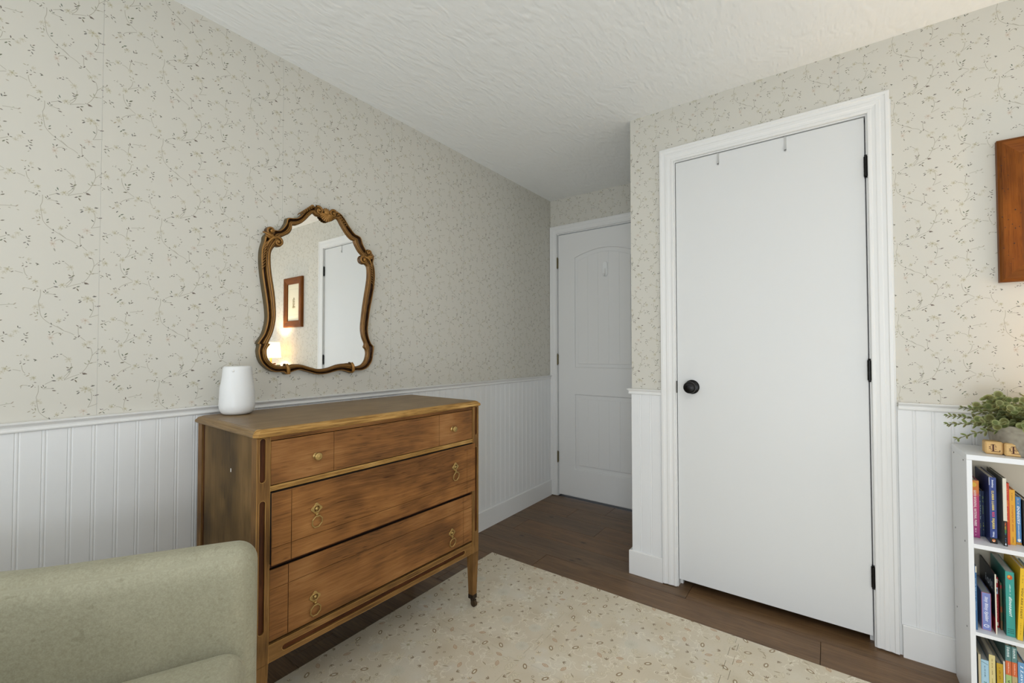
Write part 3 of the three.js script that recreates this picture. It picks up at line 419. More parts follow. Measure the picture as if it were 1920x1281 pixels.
  // rails between the drawers
  const rail = (name, y0, y1, z1, mat, beads) => { const g = [box(pw, W - pw, y0, y1, -0.026, z1)]; for (const [b0, b1] of beads) g.push(softBox(pw, W - pw, b0, b1, z1 - 0.004, z1 + 0.003, 0.0025, 4)); obj(name, g.map((q) => uvGrain(q, 'x', y0)), mat, t); };
  rail('rail', 0.8735, 0.884, -0.0035, wFront2, [[0.8735, 0.877]]);
  rail('rail', 0.7285, 0.7445, -0.004, wEdge, [[0.7385, 0.7445], [0.7285, 0.7335]]);
  rail('rail', 0.5085, 0.5205, -0.012, wFlute, []);
  {
    const s = rectShape(pw, W - pw, low, 0.2966); s.holes.push(stadium(0.0755, 0.8349, 0.2625, 0.2795));
    obj('rail', [extrude(s, 0.008, -0.0105, 0.0012), box(pw, W - pw, low, 0.2966, -0.03, -0.0115)].map((q) => uvGrain(q, 'x', 0.2)), wPost, t);
    obj('flute', uvGrain(box(0.07, 0.84, 0.259, 0.283, -0.0113, -0.0102), 'x'), wFlute, t);
    const o = new THREE.Shape(stadium(0.0743, 0.8361, 0.2613, 0.2807).getPoints(12)); o.holes.push(stadium(0.0755, 0.8349, 0.2625, 0.2795));
    obj('worn_edge', [extrude(o, 0.0009, -0.0031), box(pw, W - pw, 0.2954, 0.2968, -0.0037, -0.0023), box(pw, W - pw, low - 0.0002, low + 0.001, -0.0037, -0.0023)].map((q) => uvGrain(q, 'x', 0.1)), wEdge, t);
    obj('paint_chip', [softBox(0.0038, 0.0049, 0.7605, 0.7715, -0.1929, -0.1889, 0.0003, 3)], plaster, t).userData = { label: 'pale chip on the side panel' };
  }
  // drawers: veneer panels with open joints on a dark core
  const G = 0.0007;
  function drawer(y0, y1, x0, x1, zf, xs, ys, mats, deep) {
    const d = obj('drawer', box(x0 + 0.001, x1 - 0.001, y0 + 0.001, y1 - 0.001, zf - deep, zf - 0.0035), wDark, t), X = [x0, ...xs, x1], Y = [y0, ...ys, y1];
    for (let i = 0; i + 1 < X.length; i++) for (let j = 0; j + 1 < Y.length; j++) {
      const a0 = X[i] + (i ? G : 0), a1 = X[i + 1] - (i + 2 < X.length ? G : 0), b0 = Y[j] + (j ? G : 0), b1 = Y[j + 1] - (j + 2 < Y.length ? G : 0);
      obj('veneer_panel', uvGrain(extrude(rectShape(a0, a1, b0, b1), 0.004, zf - 0.004, 0.0004), 'x', (i % 2) * 0.004, y0 * 1.7 + (j % 2) * 0.006), mats[0], d);
    }
    return d;
  }
  const d1 = drawer(0.7468, 0.871, pw + 0.0025, W - pw - 0.0025, -0.003, [0.2315, 0.6849], [], [wFront2, wFront, wFront2], 0.40);
  const d2 = drawer(0.5235, 0.7265, pw + 0.0008, W - pw + 0.0016, 0.012, [0.0918, 0.8315], [0.5726], [wFront, wFront2], 0.41);
  const d3 = drawer(0.3055, 0.5055, pw + 0.0025, W - pw - 0.0025, -0.003, [0.0912, 0.8247], [0.4508], [wFront2, wFront], 0.40);
  const knob = (x, y, z, d) => { const m = obj('knob', [lathe([[0, 0], [0.0095, 0], [0.010, 0.0015], [0.006, 0.003], [0.005, 0.009], [0.008, 0.011], [0.0115, 0.0135], [0.012, 0.0165], [0.0105, 0.019], [0.007, 0.0195], [0.006, 0.0185], [0.003, 0.0205], [0, 0.021]], 20).rotateX(Math.PI / 2)], oldBrass, d); m.position.set(x, y, z); };
  knob(0.172, 0.805, -0.003, d1); knob(0.7585, 0.805, -0.003, d1);
  const ringPts = Array.from({ length: 9 }, (_, i) => { const a = Math.PI / 8 + i * Math.PI / 4; return [Math.cos(a), Math.sin(a)]; });
  const pull = (x, y, z, d) => {   // y: centre of the rosette
    const q = new THREE.Shape(), R = (k, rr) => [Math.cos(k) * rr, Math.sin(k) * rr]; for (let i = 0; i <= 48; i++) { const a = i / 48 * Math.PI * 2, rr = 0.0135 + 0.0045 * Math.pow(Math.abs(Math.cos(a * 2)), 3); i ? q.lineTo(...R(a, rr)) : q.moveTo(...R(a, rr)); }
    const hole = new THREE.Path(); hole.absarc(0, 0, 0.0095, 0, 6.2832, true); q.holes.push(hole);
    const p = obj('pull_plate', [extrude(q, 0.003, 0, 0.0006), lathe([[0, 0], [0.0058, 0], [0.0058, 0.003], [0.004, 0.0055], [0.002, 0.006], [0, 0.0075]], 16).rotateX(Math.PI / 2), new THREE.TorusGeometry(0.0098, 0.0014, 8, 24).translate(0, 0, 0.003), box(-0.0095, 0.0095, -0.0012, 0.0012, 0, 0.002), box(-0.0012, 0.0012, -0.0095, 0.0095, 0, 0.002), softBox(-0.004, 0.004, -0.0215, -0.0125, 0, 0.008, 0.0025, 3)], oldBrass, d); p.position.set(x, y, z);
    const seg = []; for (let i = 0; i < 8; i++) { const [ax, ay] = ringPts[i], [bx, by] = ringPts[i + 1], rx = 0.0165, ry = 0.0185, A = new THREE.Vector3(ax * rx, ay * ry, 0), B = new THREE.Vector3(bx * rx, by * ry, 0), g = new THREE.CylinderGeometry(0.0021, 0.0021, A.distanceTo(B) + 0.0012, 8); g.applyQuaternion(new THREE.Quaternion().setFromUnitVectors(new THREE.Vector3(0, 1, 0), B.clone().sub(A).normalize())); const m = A.clone().add(B).multiplyScalar(0.5); g.translate(m.x, m.y, m.z); seg.push(g); }
    const r_ = obj('pull_ring', seg, oldBrass, d); r_.rotation.x = 0.16; r_.position.set(x - 0.001, y - 0.0375, z + 0.0078);
  };
  pull(0.1665, 0.6485, 0.012, d2); pull(0.7595, 0.6505, 0.012, d2); pull(0.1715, 0.3755, -0.003, d3); pull(0.7556, 0.3785, -0.003, d3);
}
// ------------------------------------------------------------------ white vase on the dresser
{
  const prof = [[0, 0.001], [0.030, 0], [0.042, 0.003], [0.050, 0.012], [0.0545, 0.028], [0.0545, 0.05], [0.0525, 0.08], [0.049, 0.11], [0.0462, 0.135], [0.0445, 0.155], [0.0425, 0.164], [0.038, 0.168], [0.030, 0.1665], [0.022, 0.1645], [0, 0.164]];
  const c = new THREE.SplineCurve(prof.slice(1, -1).map(([r, y]) => new THREE.Vector2(r, y))), pts = [[0, 0.001], ...c.getPoints(60).map((v) => [v.x, v.y]), [0, 0.164]];
  let g = lathe(pts, 64); const p = g.attributes.position;
  for (let i = 0; i < p.count; i++) { const x = p.getX(i), y = p.getY(i), z = p.getZ(i), a = Math.atan2(z, x), k = 1 + 0.03 * Math.exp(-((y - 0.095) ** 2) / 0.0004) * Math.exp(-((a - 1.9) ** 2) / 0.3) - 0.035 * Math.exp(-((y - 0.148) ** 2) / 0.0003) * Math.exp(-((a - 0.7) ** 2) / 0.12); p.setXYZ(i, x * k, y, z * k); }
  g.computeVertexNormals();
  const t = thing('vase', 'smooth white tapered ceramic vase on the left end of the dresser', 'vase', [0.104, 0.9079, 2.314], 0);
  obj('body', g, new THREE.MeshPhysicalMaterial({ color: srgb(226, 227, 226), roughness: 0.28, specularIntensity: 0.6 }), t);
  const d = obj('dimple', lathe([[0, 0.0022], [0.003, 0.002], [0.0042, 0.0008], [0.0044, 0]], 16).rotateX(Math.PI / 2), new THREE.MeshPhysicalMaterial({ color: srgb(226, 227, 226), roughness: 0.28 }), t); d.position.set(0.0335, 0.153, 0.0275); d.rotation.y = 0.88;
}
// ------------------------------------------------------------------ carved wall mirror
{
  const t = thing('wall_mirror', 'wall mirror in a carved antique gold scalloped frame above the dresser', 'mirror', [0.0013, 1.0292, 1.948], Math.PI / 2);
  const O = [[-30,717,-38,676], [-59,707,-49,684], [-81,688,-64,669], [-96,666,-79,650], [-115,648,-98,631], [-136,642,-122,616], [-155,637,-136,611], [-162,613,-138,595], [-175,592,-149,576], [-190,579,-171,561], [-213,575,-186,548], [-240,548,-193,525], [-245,526,-208,508], [-254,490,-218,486], [-255,445,-219,452], [-251,400,-216,412], [-245,356,-209,367], [-238,312,-202,322], [-232,267,-198,276], [-230,227,-197,235], [-235,193,-201,201], [-245,162,-210,166], [-264,131,-224,131], [-258,124,-217,127], [-262,100,-230,106], [-257,72,-228,77], [-246,50,-219,60], [-224,29,-198,45], [-199,18,-175,40], [-167,16,-149,43], [-153,7,-142,44], [-129,17,-126,46], [-99,22,-95,44], [-62,12,-58,33], [-23,1,-19,23], [17,1,22,27], [58,10,63,39], [94,13,99,43], [144,0,132,43], [157,11,155,29], [192,10,189,35], [224,21,209,55], [248,48,217,86], [256,82,213,107], [260,119,203,118], [245,134,208,134], [231,165,195,164], [226,200,188,205], [230,248,192,253], [239,304,199,308], [250,354,207,357], [259,404,217,413], [264,454,222,456], [261,495,219,497], [253,522,206,508], [257,547,190,521], [246,566,190,544], [220,569,170,564], [199,596,150,594], [186,627,146,607], [172,635,137,608], [152,641,120,618], [126,665,98,640], [103,693,79,665], [81,714,61,687], [56,717,37,672], [21,702,6,664], [-3,707,-11,675]];
  const N = O.length, sub = 4, st = [], cr = (a, b, c, d, u) => 0.5 * (2 * b + (c - a) * u + (2 * a - 5 * b + 4 * c - d) * u * u + (3 * b - a - 3 * c + d) * u ** 3);
  for (let i = 0; i < N; i++) for (let k = 0; k < sub; k++) st.push([0, 1, 2, 3].map((c) => cr(O[(i + N - 1) % N][c], O[i][c], O[(i + 1) % N][c], O[(i + 2) % N][c], k / sub) / 1000));
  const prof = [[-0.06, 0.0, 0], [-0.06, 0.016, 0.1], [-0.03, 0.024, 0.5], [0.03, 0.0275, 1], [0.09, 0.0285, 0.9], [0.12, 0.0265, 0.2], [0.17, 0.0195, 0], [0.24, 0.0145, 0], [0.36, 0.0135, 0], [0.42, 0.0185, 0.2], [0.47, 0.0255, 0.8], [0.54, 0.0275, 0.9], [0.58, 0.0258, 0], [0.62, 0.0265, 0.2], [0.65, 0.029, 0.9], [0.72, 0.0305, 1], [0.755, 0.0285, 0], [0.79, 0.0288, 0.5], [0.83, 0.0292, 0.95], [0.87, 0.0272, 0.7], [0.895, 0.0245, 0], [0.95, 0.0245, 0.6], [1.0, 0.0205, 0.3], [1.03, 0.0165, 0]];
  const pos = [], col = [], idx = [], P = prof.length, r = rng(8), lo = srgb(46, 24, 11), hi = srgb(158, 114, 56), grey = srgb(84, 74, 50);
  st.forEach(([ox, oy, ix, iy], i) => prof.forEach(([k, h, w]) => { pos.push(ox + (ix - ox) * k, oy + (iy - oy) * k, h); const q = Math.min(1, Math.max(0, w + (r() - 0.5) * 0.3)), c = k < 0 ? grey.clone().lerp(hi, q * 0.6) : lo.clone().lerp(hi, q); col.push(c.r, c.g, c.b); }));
  for (let i = 0; i < st.length; i++) for (let j = 0; j + 1 < P; j++) { const a = i * P + j, b = ((i + 1) % st.length) * P + j; idx.push(a, b, a + 1, b, b + 1, a + 1); }
  const g = new THREE.BufferGeometry(); g.setAttribute('position', new THREE.Float32BufferAttribute(pos, 3)); g.setAttribute('color', new THREE.Float32BufferAttribute(col, 3)); g.setIndex(idx); g.computeVertexNormals();
  const gold = new THREE.MeshPhysicalMaterial({ vertexColors: true, roughness: 0.38, metalness: 0.25, specularIntensity: 0.7 });
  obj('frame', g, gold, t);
  const inner = new THREE.Shape(st.map(([ox, oy, ix, iy]) => new THREE.Vector2(ix + (ox - ix) * 0.06, iy + (oy - iy) * 0.06)));
  obj('mirror_glass', flat(new THREE.ExtrudeGeometry(inner, { depth: 0.003, bevelEnabled: false }).translate(0, 0, 0.0155)), new THREE.MeshStandardMaterial({ color: srgb(244, 245, 243), metalness: 1, roughness: 0.01 }), t);
  obj('backing', flat(new THREE.ExtrudeGeometry(inner, { depth: 0.014, bevelEnabled: false })), dark, t);
  // carved work
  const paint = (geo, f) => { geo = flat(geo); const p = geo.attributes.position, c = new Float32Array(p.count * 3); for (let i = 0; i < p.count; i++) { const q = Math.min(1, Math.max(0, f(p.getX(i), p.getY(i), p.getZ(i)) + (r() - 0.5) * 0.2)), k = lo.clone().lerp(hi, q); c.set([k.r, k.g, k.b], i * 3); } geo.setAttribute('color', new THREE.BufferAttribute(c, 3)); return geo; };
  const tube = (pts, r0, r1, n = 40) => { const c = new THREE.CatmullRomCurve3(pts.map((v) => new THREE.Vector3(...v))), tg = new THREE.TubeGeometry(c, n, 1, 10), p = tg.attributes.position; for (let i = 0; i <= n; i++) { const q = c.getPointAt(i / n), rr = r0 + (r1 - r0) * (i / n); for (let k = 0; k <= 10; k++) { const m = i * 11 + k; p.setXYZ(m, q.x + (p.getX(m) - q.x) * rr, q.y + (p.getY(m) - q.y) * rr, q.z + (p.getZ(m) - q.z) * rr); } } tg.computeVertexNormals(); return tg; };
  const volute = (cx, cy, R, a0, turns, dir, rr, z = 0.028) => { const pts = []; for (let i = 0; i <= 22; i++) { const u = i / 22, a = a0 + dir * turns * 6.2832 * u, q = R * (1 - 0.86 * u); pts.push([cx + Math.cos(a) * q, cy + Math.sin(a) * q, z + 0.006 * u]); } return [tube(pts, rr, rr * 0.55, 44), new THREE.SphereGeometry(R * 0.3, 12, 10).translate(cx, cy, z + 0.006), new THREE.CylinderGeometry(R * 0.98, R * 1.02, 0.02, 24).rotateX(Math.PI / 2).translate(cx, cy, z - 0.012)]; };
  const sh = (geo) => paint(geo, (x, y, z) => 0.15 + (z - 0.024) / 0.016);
  for (const s of [-1, 1]) {
    const X = s < 0 ? (x) => -x - 0.001 : (x) => x + 0.004, Y = s < 0 ? 0 : -0.006;
    const up = volute(X(0.221), 0.571 + Y, 0.0165, s < 0 ? -1.2 : 4.34, 1.35, s < 0 ? -1 : 1, 0.0052), dn = volute(X(0.1945), 0.5315 + Y, 0.0195, s < 0 ? 2.0 : 1.14, 1.2, s < 0 ? -1 : 1, 0.0062);
    const tip = [tube([[X(0.215), 0.549 + Y, 0.028], [X(0.228), 0.552 + Y, 0.032], [X(0.24), 0.557 + Y, 0.031], [X(0.252), 0.561 + Y, 0.026]], 0.007, 0.003, 14), tube([[X(0.222), 0.541 + Y, 0.027], [X(0.233), 0.546 + Y, 0.031], [X(0.243), 0.551 + Y, 0.028]], 0.006, 0.003, 12)];
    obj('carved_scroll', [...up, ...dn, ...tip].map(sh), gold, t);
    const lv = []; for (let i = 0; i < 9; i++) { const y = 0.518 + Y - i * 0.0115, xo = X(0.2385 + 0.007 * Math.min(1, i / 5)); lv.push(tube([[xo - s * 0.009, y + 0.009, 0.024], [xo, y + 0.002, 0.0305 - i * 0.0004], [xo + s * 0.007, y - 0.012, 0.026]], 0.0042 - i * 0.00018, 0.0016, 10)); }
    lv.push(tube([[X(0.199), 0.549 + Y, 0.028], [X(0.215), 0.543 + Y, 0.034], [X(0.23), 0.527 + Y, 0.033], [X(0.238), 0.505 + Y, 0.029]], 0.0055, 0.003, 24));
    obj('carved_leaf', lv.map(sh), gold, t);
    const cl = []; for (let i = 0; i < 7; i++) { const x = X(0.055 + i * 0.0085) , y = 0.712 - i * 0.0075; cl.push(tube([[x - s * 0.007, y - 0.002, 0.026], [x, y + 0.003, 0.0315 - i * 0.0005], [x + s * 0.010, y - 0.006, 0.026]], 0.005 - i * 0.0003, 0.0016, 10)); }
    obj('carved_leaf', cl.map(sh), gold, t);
  }
  const shell = [...volute(-0.026, 0.7005, 0.0185, 2.2, 1.25, -1, 0.0062), ...volute(0.041, 0.7035, 0.0175, 0.9, 1.25, 1, 0.0062), new THREE.SphereGeometry(0.013, 14, 10).scale(1, 1, 0.7).translate(0.008, 0.7, 0.033)];
  for (let i = 0; i < 9; i++) { const a = -Math.PI * (0.08 + 0.84 * i / 8); shell.push(tube([[0.008, 0.694, 0.032], [0.008 + Math.cos(a) * 0.014, 0.694 + Math.sin(a) * 0.014, 0.037], [0.008 + Math.cos(a) * 0.030, 0.692 + Math.sin(a) * 0.030, 0.028]], 0.0032, 0.0052, 12)); }
  for (let i = 0; i < 5; i++) { const a = Math.PI * (0.2 + 0.6 * i / 4); shell.push(tube([[0.008, 0.7, 0.03], [0.008 + Math.cos(a) * 0.012, 0.7 + Math.sin(a) * 0.012, 0.034], [0.008 + Math.cos(a) * 0.02, 0.7 + Math.sin(a) * 0.019, 0.028]], 0.0035, 0.003, 10)); }
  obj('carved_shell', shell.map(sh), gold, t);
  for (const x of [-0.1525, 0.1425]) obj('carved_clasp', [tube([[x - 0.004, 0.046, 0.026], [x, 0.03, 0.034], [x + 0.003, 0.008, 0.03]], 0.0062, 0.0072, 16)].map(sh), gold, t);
}
// ------------------------------------------------------------------ armchair
{
  const dx = 0.534, dz = -0.846, t = thing('armchair', 'pale sage upholstered armchair with rounded arms beside the dresser', 'armchair', [0.6793, 0, 2.53], Math.atan2(-dz, dx));
  const a = noise2(61, 90, 90), b = noise2(62, 256, 256), c = noise2(63, 8, 8), n4 = noise2(64, 30, 30);
  const map = dataTex(512, 512, (u, v) => { const k = (a(u * 90, v * 90) - 0.5) * 9 + (b(u * 256, v * 256) - 0.5) * 15 + (c(u * 8, v * 8) - 0.5) * 7, s = n4(u * 30, v * 30) > 0.93 ? -10 : 0; return [163 + k + s, 160 + k + s, 138 + k + s]; }); map.repeat.set(2.2, 2.2);
  const fab = new THREE.MeshPhysicalMaterial({ map, roughness: 0.85, sheen: 0.35, sheenColor: new THREE.Color(0.8, 0.8, 0.7), sheenRoughness: 0.6, bumpMap: map, bumpScale: 0.0006 });
  const rise = (w) => { if (w[0] < -0.36 && w[1] > 0.3) w[1] += 0.03 * Math.min(1, (-0.36 - w[0]) / 0.34) ** 1.6 * (w[1] - 0.3) / 0.36; return w; };
  const F = (g) => uvGrain(g, 'x');
  obj('arm', F(softBox(-0.74, 0.021, 0.10, 0.662, -0.115, 0.0, 0.05, 16, rise)), fab, t);
  obj('arm', F(softBox(-0.74, 0.021, 0.10, 0.662, 0.62, 0.735, 0.05, 16, rise)), fab, t);
  obj('back', F(softBox(-0.80, -0.64, 0.12, 0.80, -0.10, 0.72, 0.06, 16, (w) => { w[0] -= (w[1] - 0.3) * 0.16; return w; })), fab, t);
  obj('seat_cushion', F(softBox(-0.68, 0.016, 0.285, 0.452, -0.002, 0.622, 0.05, 16, (w, o, h) => { const q = Math.cos(Math.min(1, Math.abs(o[2]) / h[2]) * 1.4), s = Math.cos(Math.min(1, Math.abs(o[0]) / h[0]) * 1.4); if (o[1] > 0) w[1] += 0.022 * q * s; w[1] += (w[0] + 0.05) * 0.09; return w; })), fab, t);
  obj('seat_base', F(softBox(-0.70, 0.0, 0.10, 0.28, -0.02, 0.64, 0.02, 8)), fab, t);
  // welt seam over the corner of the arm
  const leg = woodMat(211, [96, 66, 42], [60, 40, 24], [124, 90, 60], { px: [256, 128] });
  for (const [x, z] of [[-0.06, -0.06], [-0.06, 0.68], [-0.70, -0.06], [-0.70, 0.68]]) obj('leg', uvGrain(new THREE.CylinderGeometry(0.022, 0.015, 0.1, 20).translate(x, 0.059, z), 'y'), leg, t);
}

// ------------------------------------------------------------------ bookcase
const BC = { x0: 2.134, x1: 2.762, z0: 0.8385, z1: 1.0445, top: 0.803, t: 0.0125, s1: 0.5285, s2: 0.2585, bottom: 0.03 };
{
  const lam = new THREE.MeshPhysicalMaterial({ color: srgb(230, 231, 232), roughness: 0.35, specularIntensity: 0.6 });
  const t = thing('bookcase', 'small white three-shelf bookcase packed with picture books', 'bookcase', [BC.x0, 0, BC.z0]), w = BC.x1 - BC.x0, d = BC.z1 - BC.z0, k = BC.t;
  const side = (x0) => { const s = new THREE.Shape(); s.moveTo(0, 0); s.lineTo(d, 0); s.lineTo(d, BC.top - 0.0165); s.lineTo(0, BC.top - 0.0165); s.closePath(); return flat(extrude(s, k, 0, 0.0006).rotateY(-Math.PI / 2).translate(x0 + k, 0, 0)); };
  obj('side_panel', side(0), lam, t); obj('side_panel', side(w - k), lam, t);
  obj('top', softBox(0, w, BC.top - 0.0163, BC.top, 0, d, 0.0012, 4), lam, t);
  obj('shelf', box(k, w - k, BC.s1 - 0.013, BC.s1, 0.006, d - 0.0015), lam, t); obj('shelf', box(k, w - k, BC.s2 - 0.0105, BC.s2, 0.006, d - 0.0015), lam, t); obj('shelf', box(k, w - k, BC.bottom - 0.013, BC.bottom, 0.006, d - 0.002), lam, t);
  obj('back_panel', box(k, w - k, 0.01, BC.top - 0.0165, 0.0, 0.0045), new THREE.MeshStandardMaterial({ color: srgb(206, 196, 176), roughness: 0.7 }), t);
  obj('kick_board', box(k, w - k, 0, BC.bottom - 0.013, d - 0.02, d - 0.01), lam, t);
  const sc = new THREE.CylinderGeometry(0.0028, 0.0028, 0.0012, 12).rotateZ(Math.PI / 2), sm = new THREE.MeshStandardMaterial({ color: srgb(96, 96, 92), roughness: 0.5, metalness: 0.5 });
  for (const y of [0.778, BC.s1 - 0.007, BC.s2 - 0.005]) for (const z of [0.038, 0.168]) { const m = obj('screw', sc, sm, t); m.position.set(-0.0001, y, z); }
}
// ------------------------------------------------------------------ books: cover boards, pages and a printed spine
const pageMat = new THREE.MeshStandardMaterial({ color: srgb(214, 205, 184), roughness: 0.85 });
const boardPage = new THREE.MeshStandardMaterial({ color: srgb(176, 178, 176), roughness: 0.7 });
const FONT = { sans: 'sans-serif', serif: 'serif' };
// writes a line down the spine: u from 0 (head) to 1 (tail), v across
function write(ctx, W, H, text, u0, u1, size, color, { font = 'sans', bold = true, italic = false, v = 0.5, stroke } = {}) {
  ctx.save(); ctx.translate(W * (1 - v), H * u0); ctx.rotate(Math.PI / 2); ctx.font = `${italic ? 'italic ' : ''}${bold ? 'bold ' : ''}${Math.round(size * W)}px ${FONT[font]}`; ctx.textBaseline = 'middle'; ctx.fillStyle = color;
  const len = ctx.measureText(text).width; ctx.scale((u1 - u0) * H / Math.max(1, len), 1); if (stroke) { ctx.lineWidth = size * W * 0.18; ctx.strokeStyle = stroke; ctx.strokeText(text, 0, 0); } ctx.fillText(text, 0, 0); ctx.restore();
}
// small print too fine to read in the photograph: letter-like strokes
function scrawl(ctx, W, H, u0, u1, size, color, { v = 0.5 } = {}) {
  const r = rng(Math.round(u0 * 977 + u1 * 131 + size * 57)), h = size * W * 0.5; ctx.strokeStyle = color; ctx.lineWidth = Math.max(2, size * W * 0.1); ctx.lineCap = 'round';
  for (let y = u0 * H; y < u1 * H; y += h * (0.55 + r() * 0.35)) { if (r() < 0.14) { y += h * 0.4; continue; } const x = W * (1 - v), t = r() < 0.35 ? 1 : 0.6; ctx.beginPath(); ctx.moveTo(x - h * 0.5, y); ctx.lineTo(x - h * 0.5 + h * t, y + h * (r() - 0.5) * 0.3); if (r() < 0.6) ctx.quadraticCurveTo(x, y + h * 0.5, x - h * 0.4 + r() * h * 0.5, y + h * 0.35); ctx.stroke(); }
}
function book(label, shelf, x0, x1, zf, h, draw, cover, { depth = 0.13, lean = 0, board = false, flushPages = false, back, front } = {}) {
  const y0 = { 1: BC.s1, 2: BC.s2, 3: BC.bottom }[shelf], w = x1 - x0, dp = Math.min(depth, zf - BC.z0 - 0.008), k = Math.min(0.002, w * 0.16);
  const t = thing('book', label, 'book', [(x0 + x1) / 2, y0 + 0.0002, zf], 0, { 1: 'children’s books on the upper shelf', 2: 'children’s books on the middle shelf', 3: 'children’s books on the lowest shelf' }[shelf]);
  if (lean) { t.rotation.z = lean; t.position.y += Math.abs(lean) * w / 2 + 0.0004; }
  const cm = new THREE.MeshPhysicalMaterial({ color: srgb(...cover), roughness: 0.35, specularIntensity: 0.6 });
  obj('cover', [box(-w / 2, -w / 2 + k, 0, h, -dp, -0.0008), box(w / 2 - k, w / 2, 0, h, -dp, -0.0008)], cm, t);
  obj('pages', box(-w / 2 + k + 0.0001, w / 2 - k - 0.0001, board ? 0.0006 : 0.003, h - (board ? 0.0006 : 0.003), -dp + 0.002, -0.0016), board ? boardPage : pageMat, t);
  const tex = canvasTex(64, 512, draw, false), g = flat(extrude(rectShape(-w / 2, w / 2, 0, h), 0.0016, -0.0016, 0.0004)), p = g.attributes.position, uv = g.attributes.uv;
  for (let i = 0; i < p.count; i++) uv.setXY(i, p.getX(i) / w + 0.5, p.getY(i) / h);
  obj('spine', g, new THREE.MeshPhysicalMaterial({ map: tex, roughness: 0.38, specularIntensity: 0.6 }), t);
  if (back) { const s = obj('cover_print', box(-w / 2 - 0.0003, -w / 2, 0.001, h - 0.001, -dp + 0.001, -0.001), new THREE.MeshPhysicalMaterial({ map: canvasTex(256, 512, back, false), roughness: 0.35 }), t); }
  return t;
}
const fill = (c, W, H, col, u0 = 0, u1 = 1) => { c.fillStyle = col; c.fillRect(0, H * u0, W, H * (u1 - u0) + 1); };
// upper shelf
book('orange and magenta book with white lettering at the left end of the upper shelf', 1, 2.1545, 2.1735, 0.9754, 0.182, (c, W, H) => { const g = c.createLinearGradient(0, 0, 0, H); g.addColorStop(0, '#d98a2c'); g.addColorStop(0.2, '#d8732f'); g.addColorStop(0.3, '#c2366a'); g.addColorStop(1, '#9a2f74'); c.fillStyle = g; c.fillRect(0, 0, W, H); c.fillStyle = '#e0b238'; c.beginPath(); c.ellipse(W * 0.4, H * 0.075, W * 0.33, H * 0.04, 0, 0, 7); c.fill(); write(c, W, H, 'GOOD MORNING, NATIONAL PARKS', 0.17, 0.8, 0.42, '#f3e6e2'); scrawl(c, W, H, 0.84, 0.97, 0.36, '#e8c8d4'); }, [176, 62, 90]);
book('thin dark navy book with pale lettering next to the orange and magenta one', 1, 2.1767, 2.1824, 0.9539, 0.147, (c, W, H) => { fill(c, W, H, '#182a4e'); scrawl(c, W, H, 0.1, 0.62, 0.7, '#9fb4c6'); scrawl(c, W, H, 0.72, 0.82, 0.5, '#a8b04a'); }, [22, 34, 60]);
book('thin navy book with yellow-green lettering beside the blue llama title', 1, 2.1830, 2.1774 + 0.0118, 0.9518, 0.146, (c, W, H) => { fill(c, W, H, '#14254a'); scrawl(c, W, H, 0.12, 0.55, 0.7, '#93b05a'); scrawl(c, W, H, 0.7, 0.86, 0.6, '#b7c04e'); }, [18, 28, 54], { depth: 0.1 });
book('tall blue book with yellow and red pajama lettering on the upper shelf', 1, 2.1895, 2.2050, 1.0065, 0.204, (c, W, H) => { fill(c, W, H, '#34447e'); fill(c, W, H, '#15130f', 0.915, 1); c.fillStyle = '#d9dbe4'; c.fillRect(0, 0, W * 0.08, H * 0.12); write(c, W, H, 'Dewdney', 0.035, 0.155, 0.3, '#eef0f2'); write(c, W, H, 'LLAMA LLAMA', 0.2, 0.5, 0.46, '#e8cf5c'); write(c, W, H, 'RED', 0.52, 0.6, 0.46, '#e0405a'); write(c, W, H, 'PAJAMA', 0.615, 0.78, 0.46, '#e8cf5c'); write(c, W, H, 'Viking', 0.82, 0.9, 0.3, '#eef0f2'); c.fillStyle = '#d9792e'; c.beginPath(); c.ellipse(W * 0.5, H * 0.955, W * 0.24, H * 0.022, 0, 0, 7); c.fill(); c.fillStyle = '#f4efe6'; c.beginPath(); c.ellipse(W * 0.5, H * 0.957, W * 0.09, H * 0.015, 0, 0, 7); c.fill(); c.fillStyle = '#15130f'; c.beginPath(); c.ellipse(W * 0.5, H * 0.95, W * 0.06, H * 0.008, 0, 0, 7); c.fill(); }, [40, 54, 100], { depth: 0.16 });
book('short blue book with white handwritten lettering in shade right of the pajama book', 1, 2.2079, 2.2128 + 0.0035, 0.9485, 0.147, (c, W, H) => { fill(c, W, H, '#28588e'); scrawl(c, W, H, 0.1, 0.9, 0.62, '#cfdcea'); }, [40, 84, 138], { depth: 0.1 });
book('tall pale book with a black foot and rainbow lettering', 1, 2.2172, 2.2252, 1.0124, 0.207, (c, W, H) => { fill(c, W, H, '#d9d3c2'); fill(c, W, H, '#15130f', 0.63, 1); const s = ['#e8702c', '#e8b23c', '#57a84e', '#3f82c8', '#c24a8a'], tx = ['THE', 'RAIN', 'BOW']; tx.forEach((q, i) => write(c, W, H, q, 0.65 + i * 0.056, 0.7 + i * 0.056, 0.56, s[i])); scrawl(c, W, H, 0.82, 0.92, 0.56, s[3]); c.fillStyle = '#cfd3dc'; c.beginPath(); c.moveTo(W * 0.5, H * 0.945); c.lineTo(W * 0.75, H * 0.985); c.lineTo(W * 0.25, H * 0.985); c.fill(); }, [120, 118, 108], { depth: 0.165 });
book('red-orange book half hidden behind the pale rainbow book', 1, 2.2262, 2.2352, 0.9921, 0.189, (c, W, H) => { fill(c, W, H, '#c8401f'); scrawl(c, W, H, 0.06, 0.2, 0.4, '#e8a070'); write(c, W, H, 'OH,', 0.28, 0.4, 0.56, '#e89a3a'); scrawl(c, W, H, 0.42, 0.64, 0.56, '#e89a3a'); }, [190, 60, 30], { depth: 0.14 });
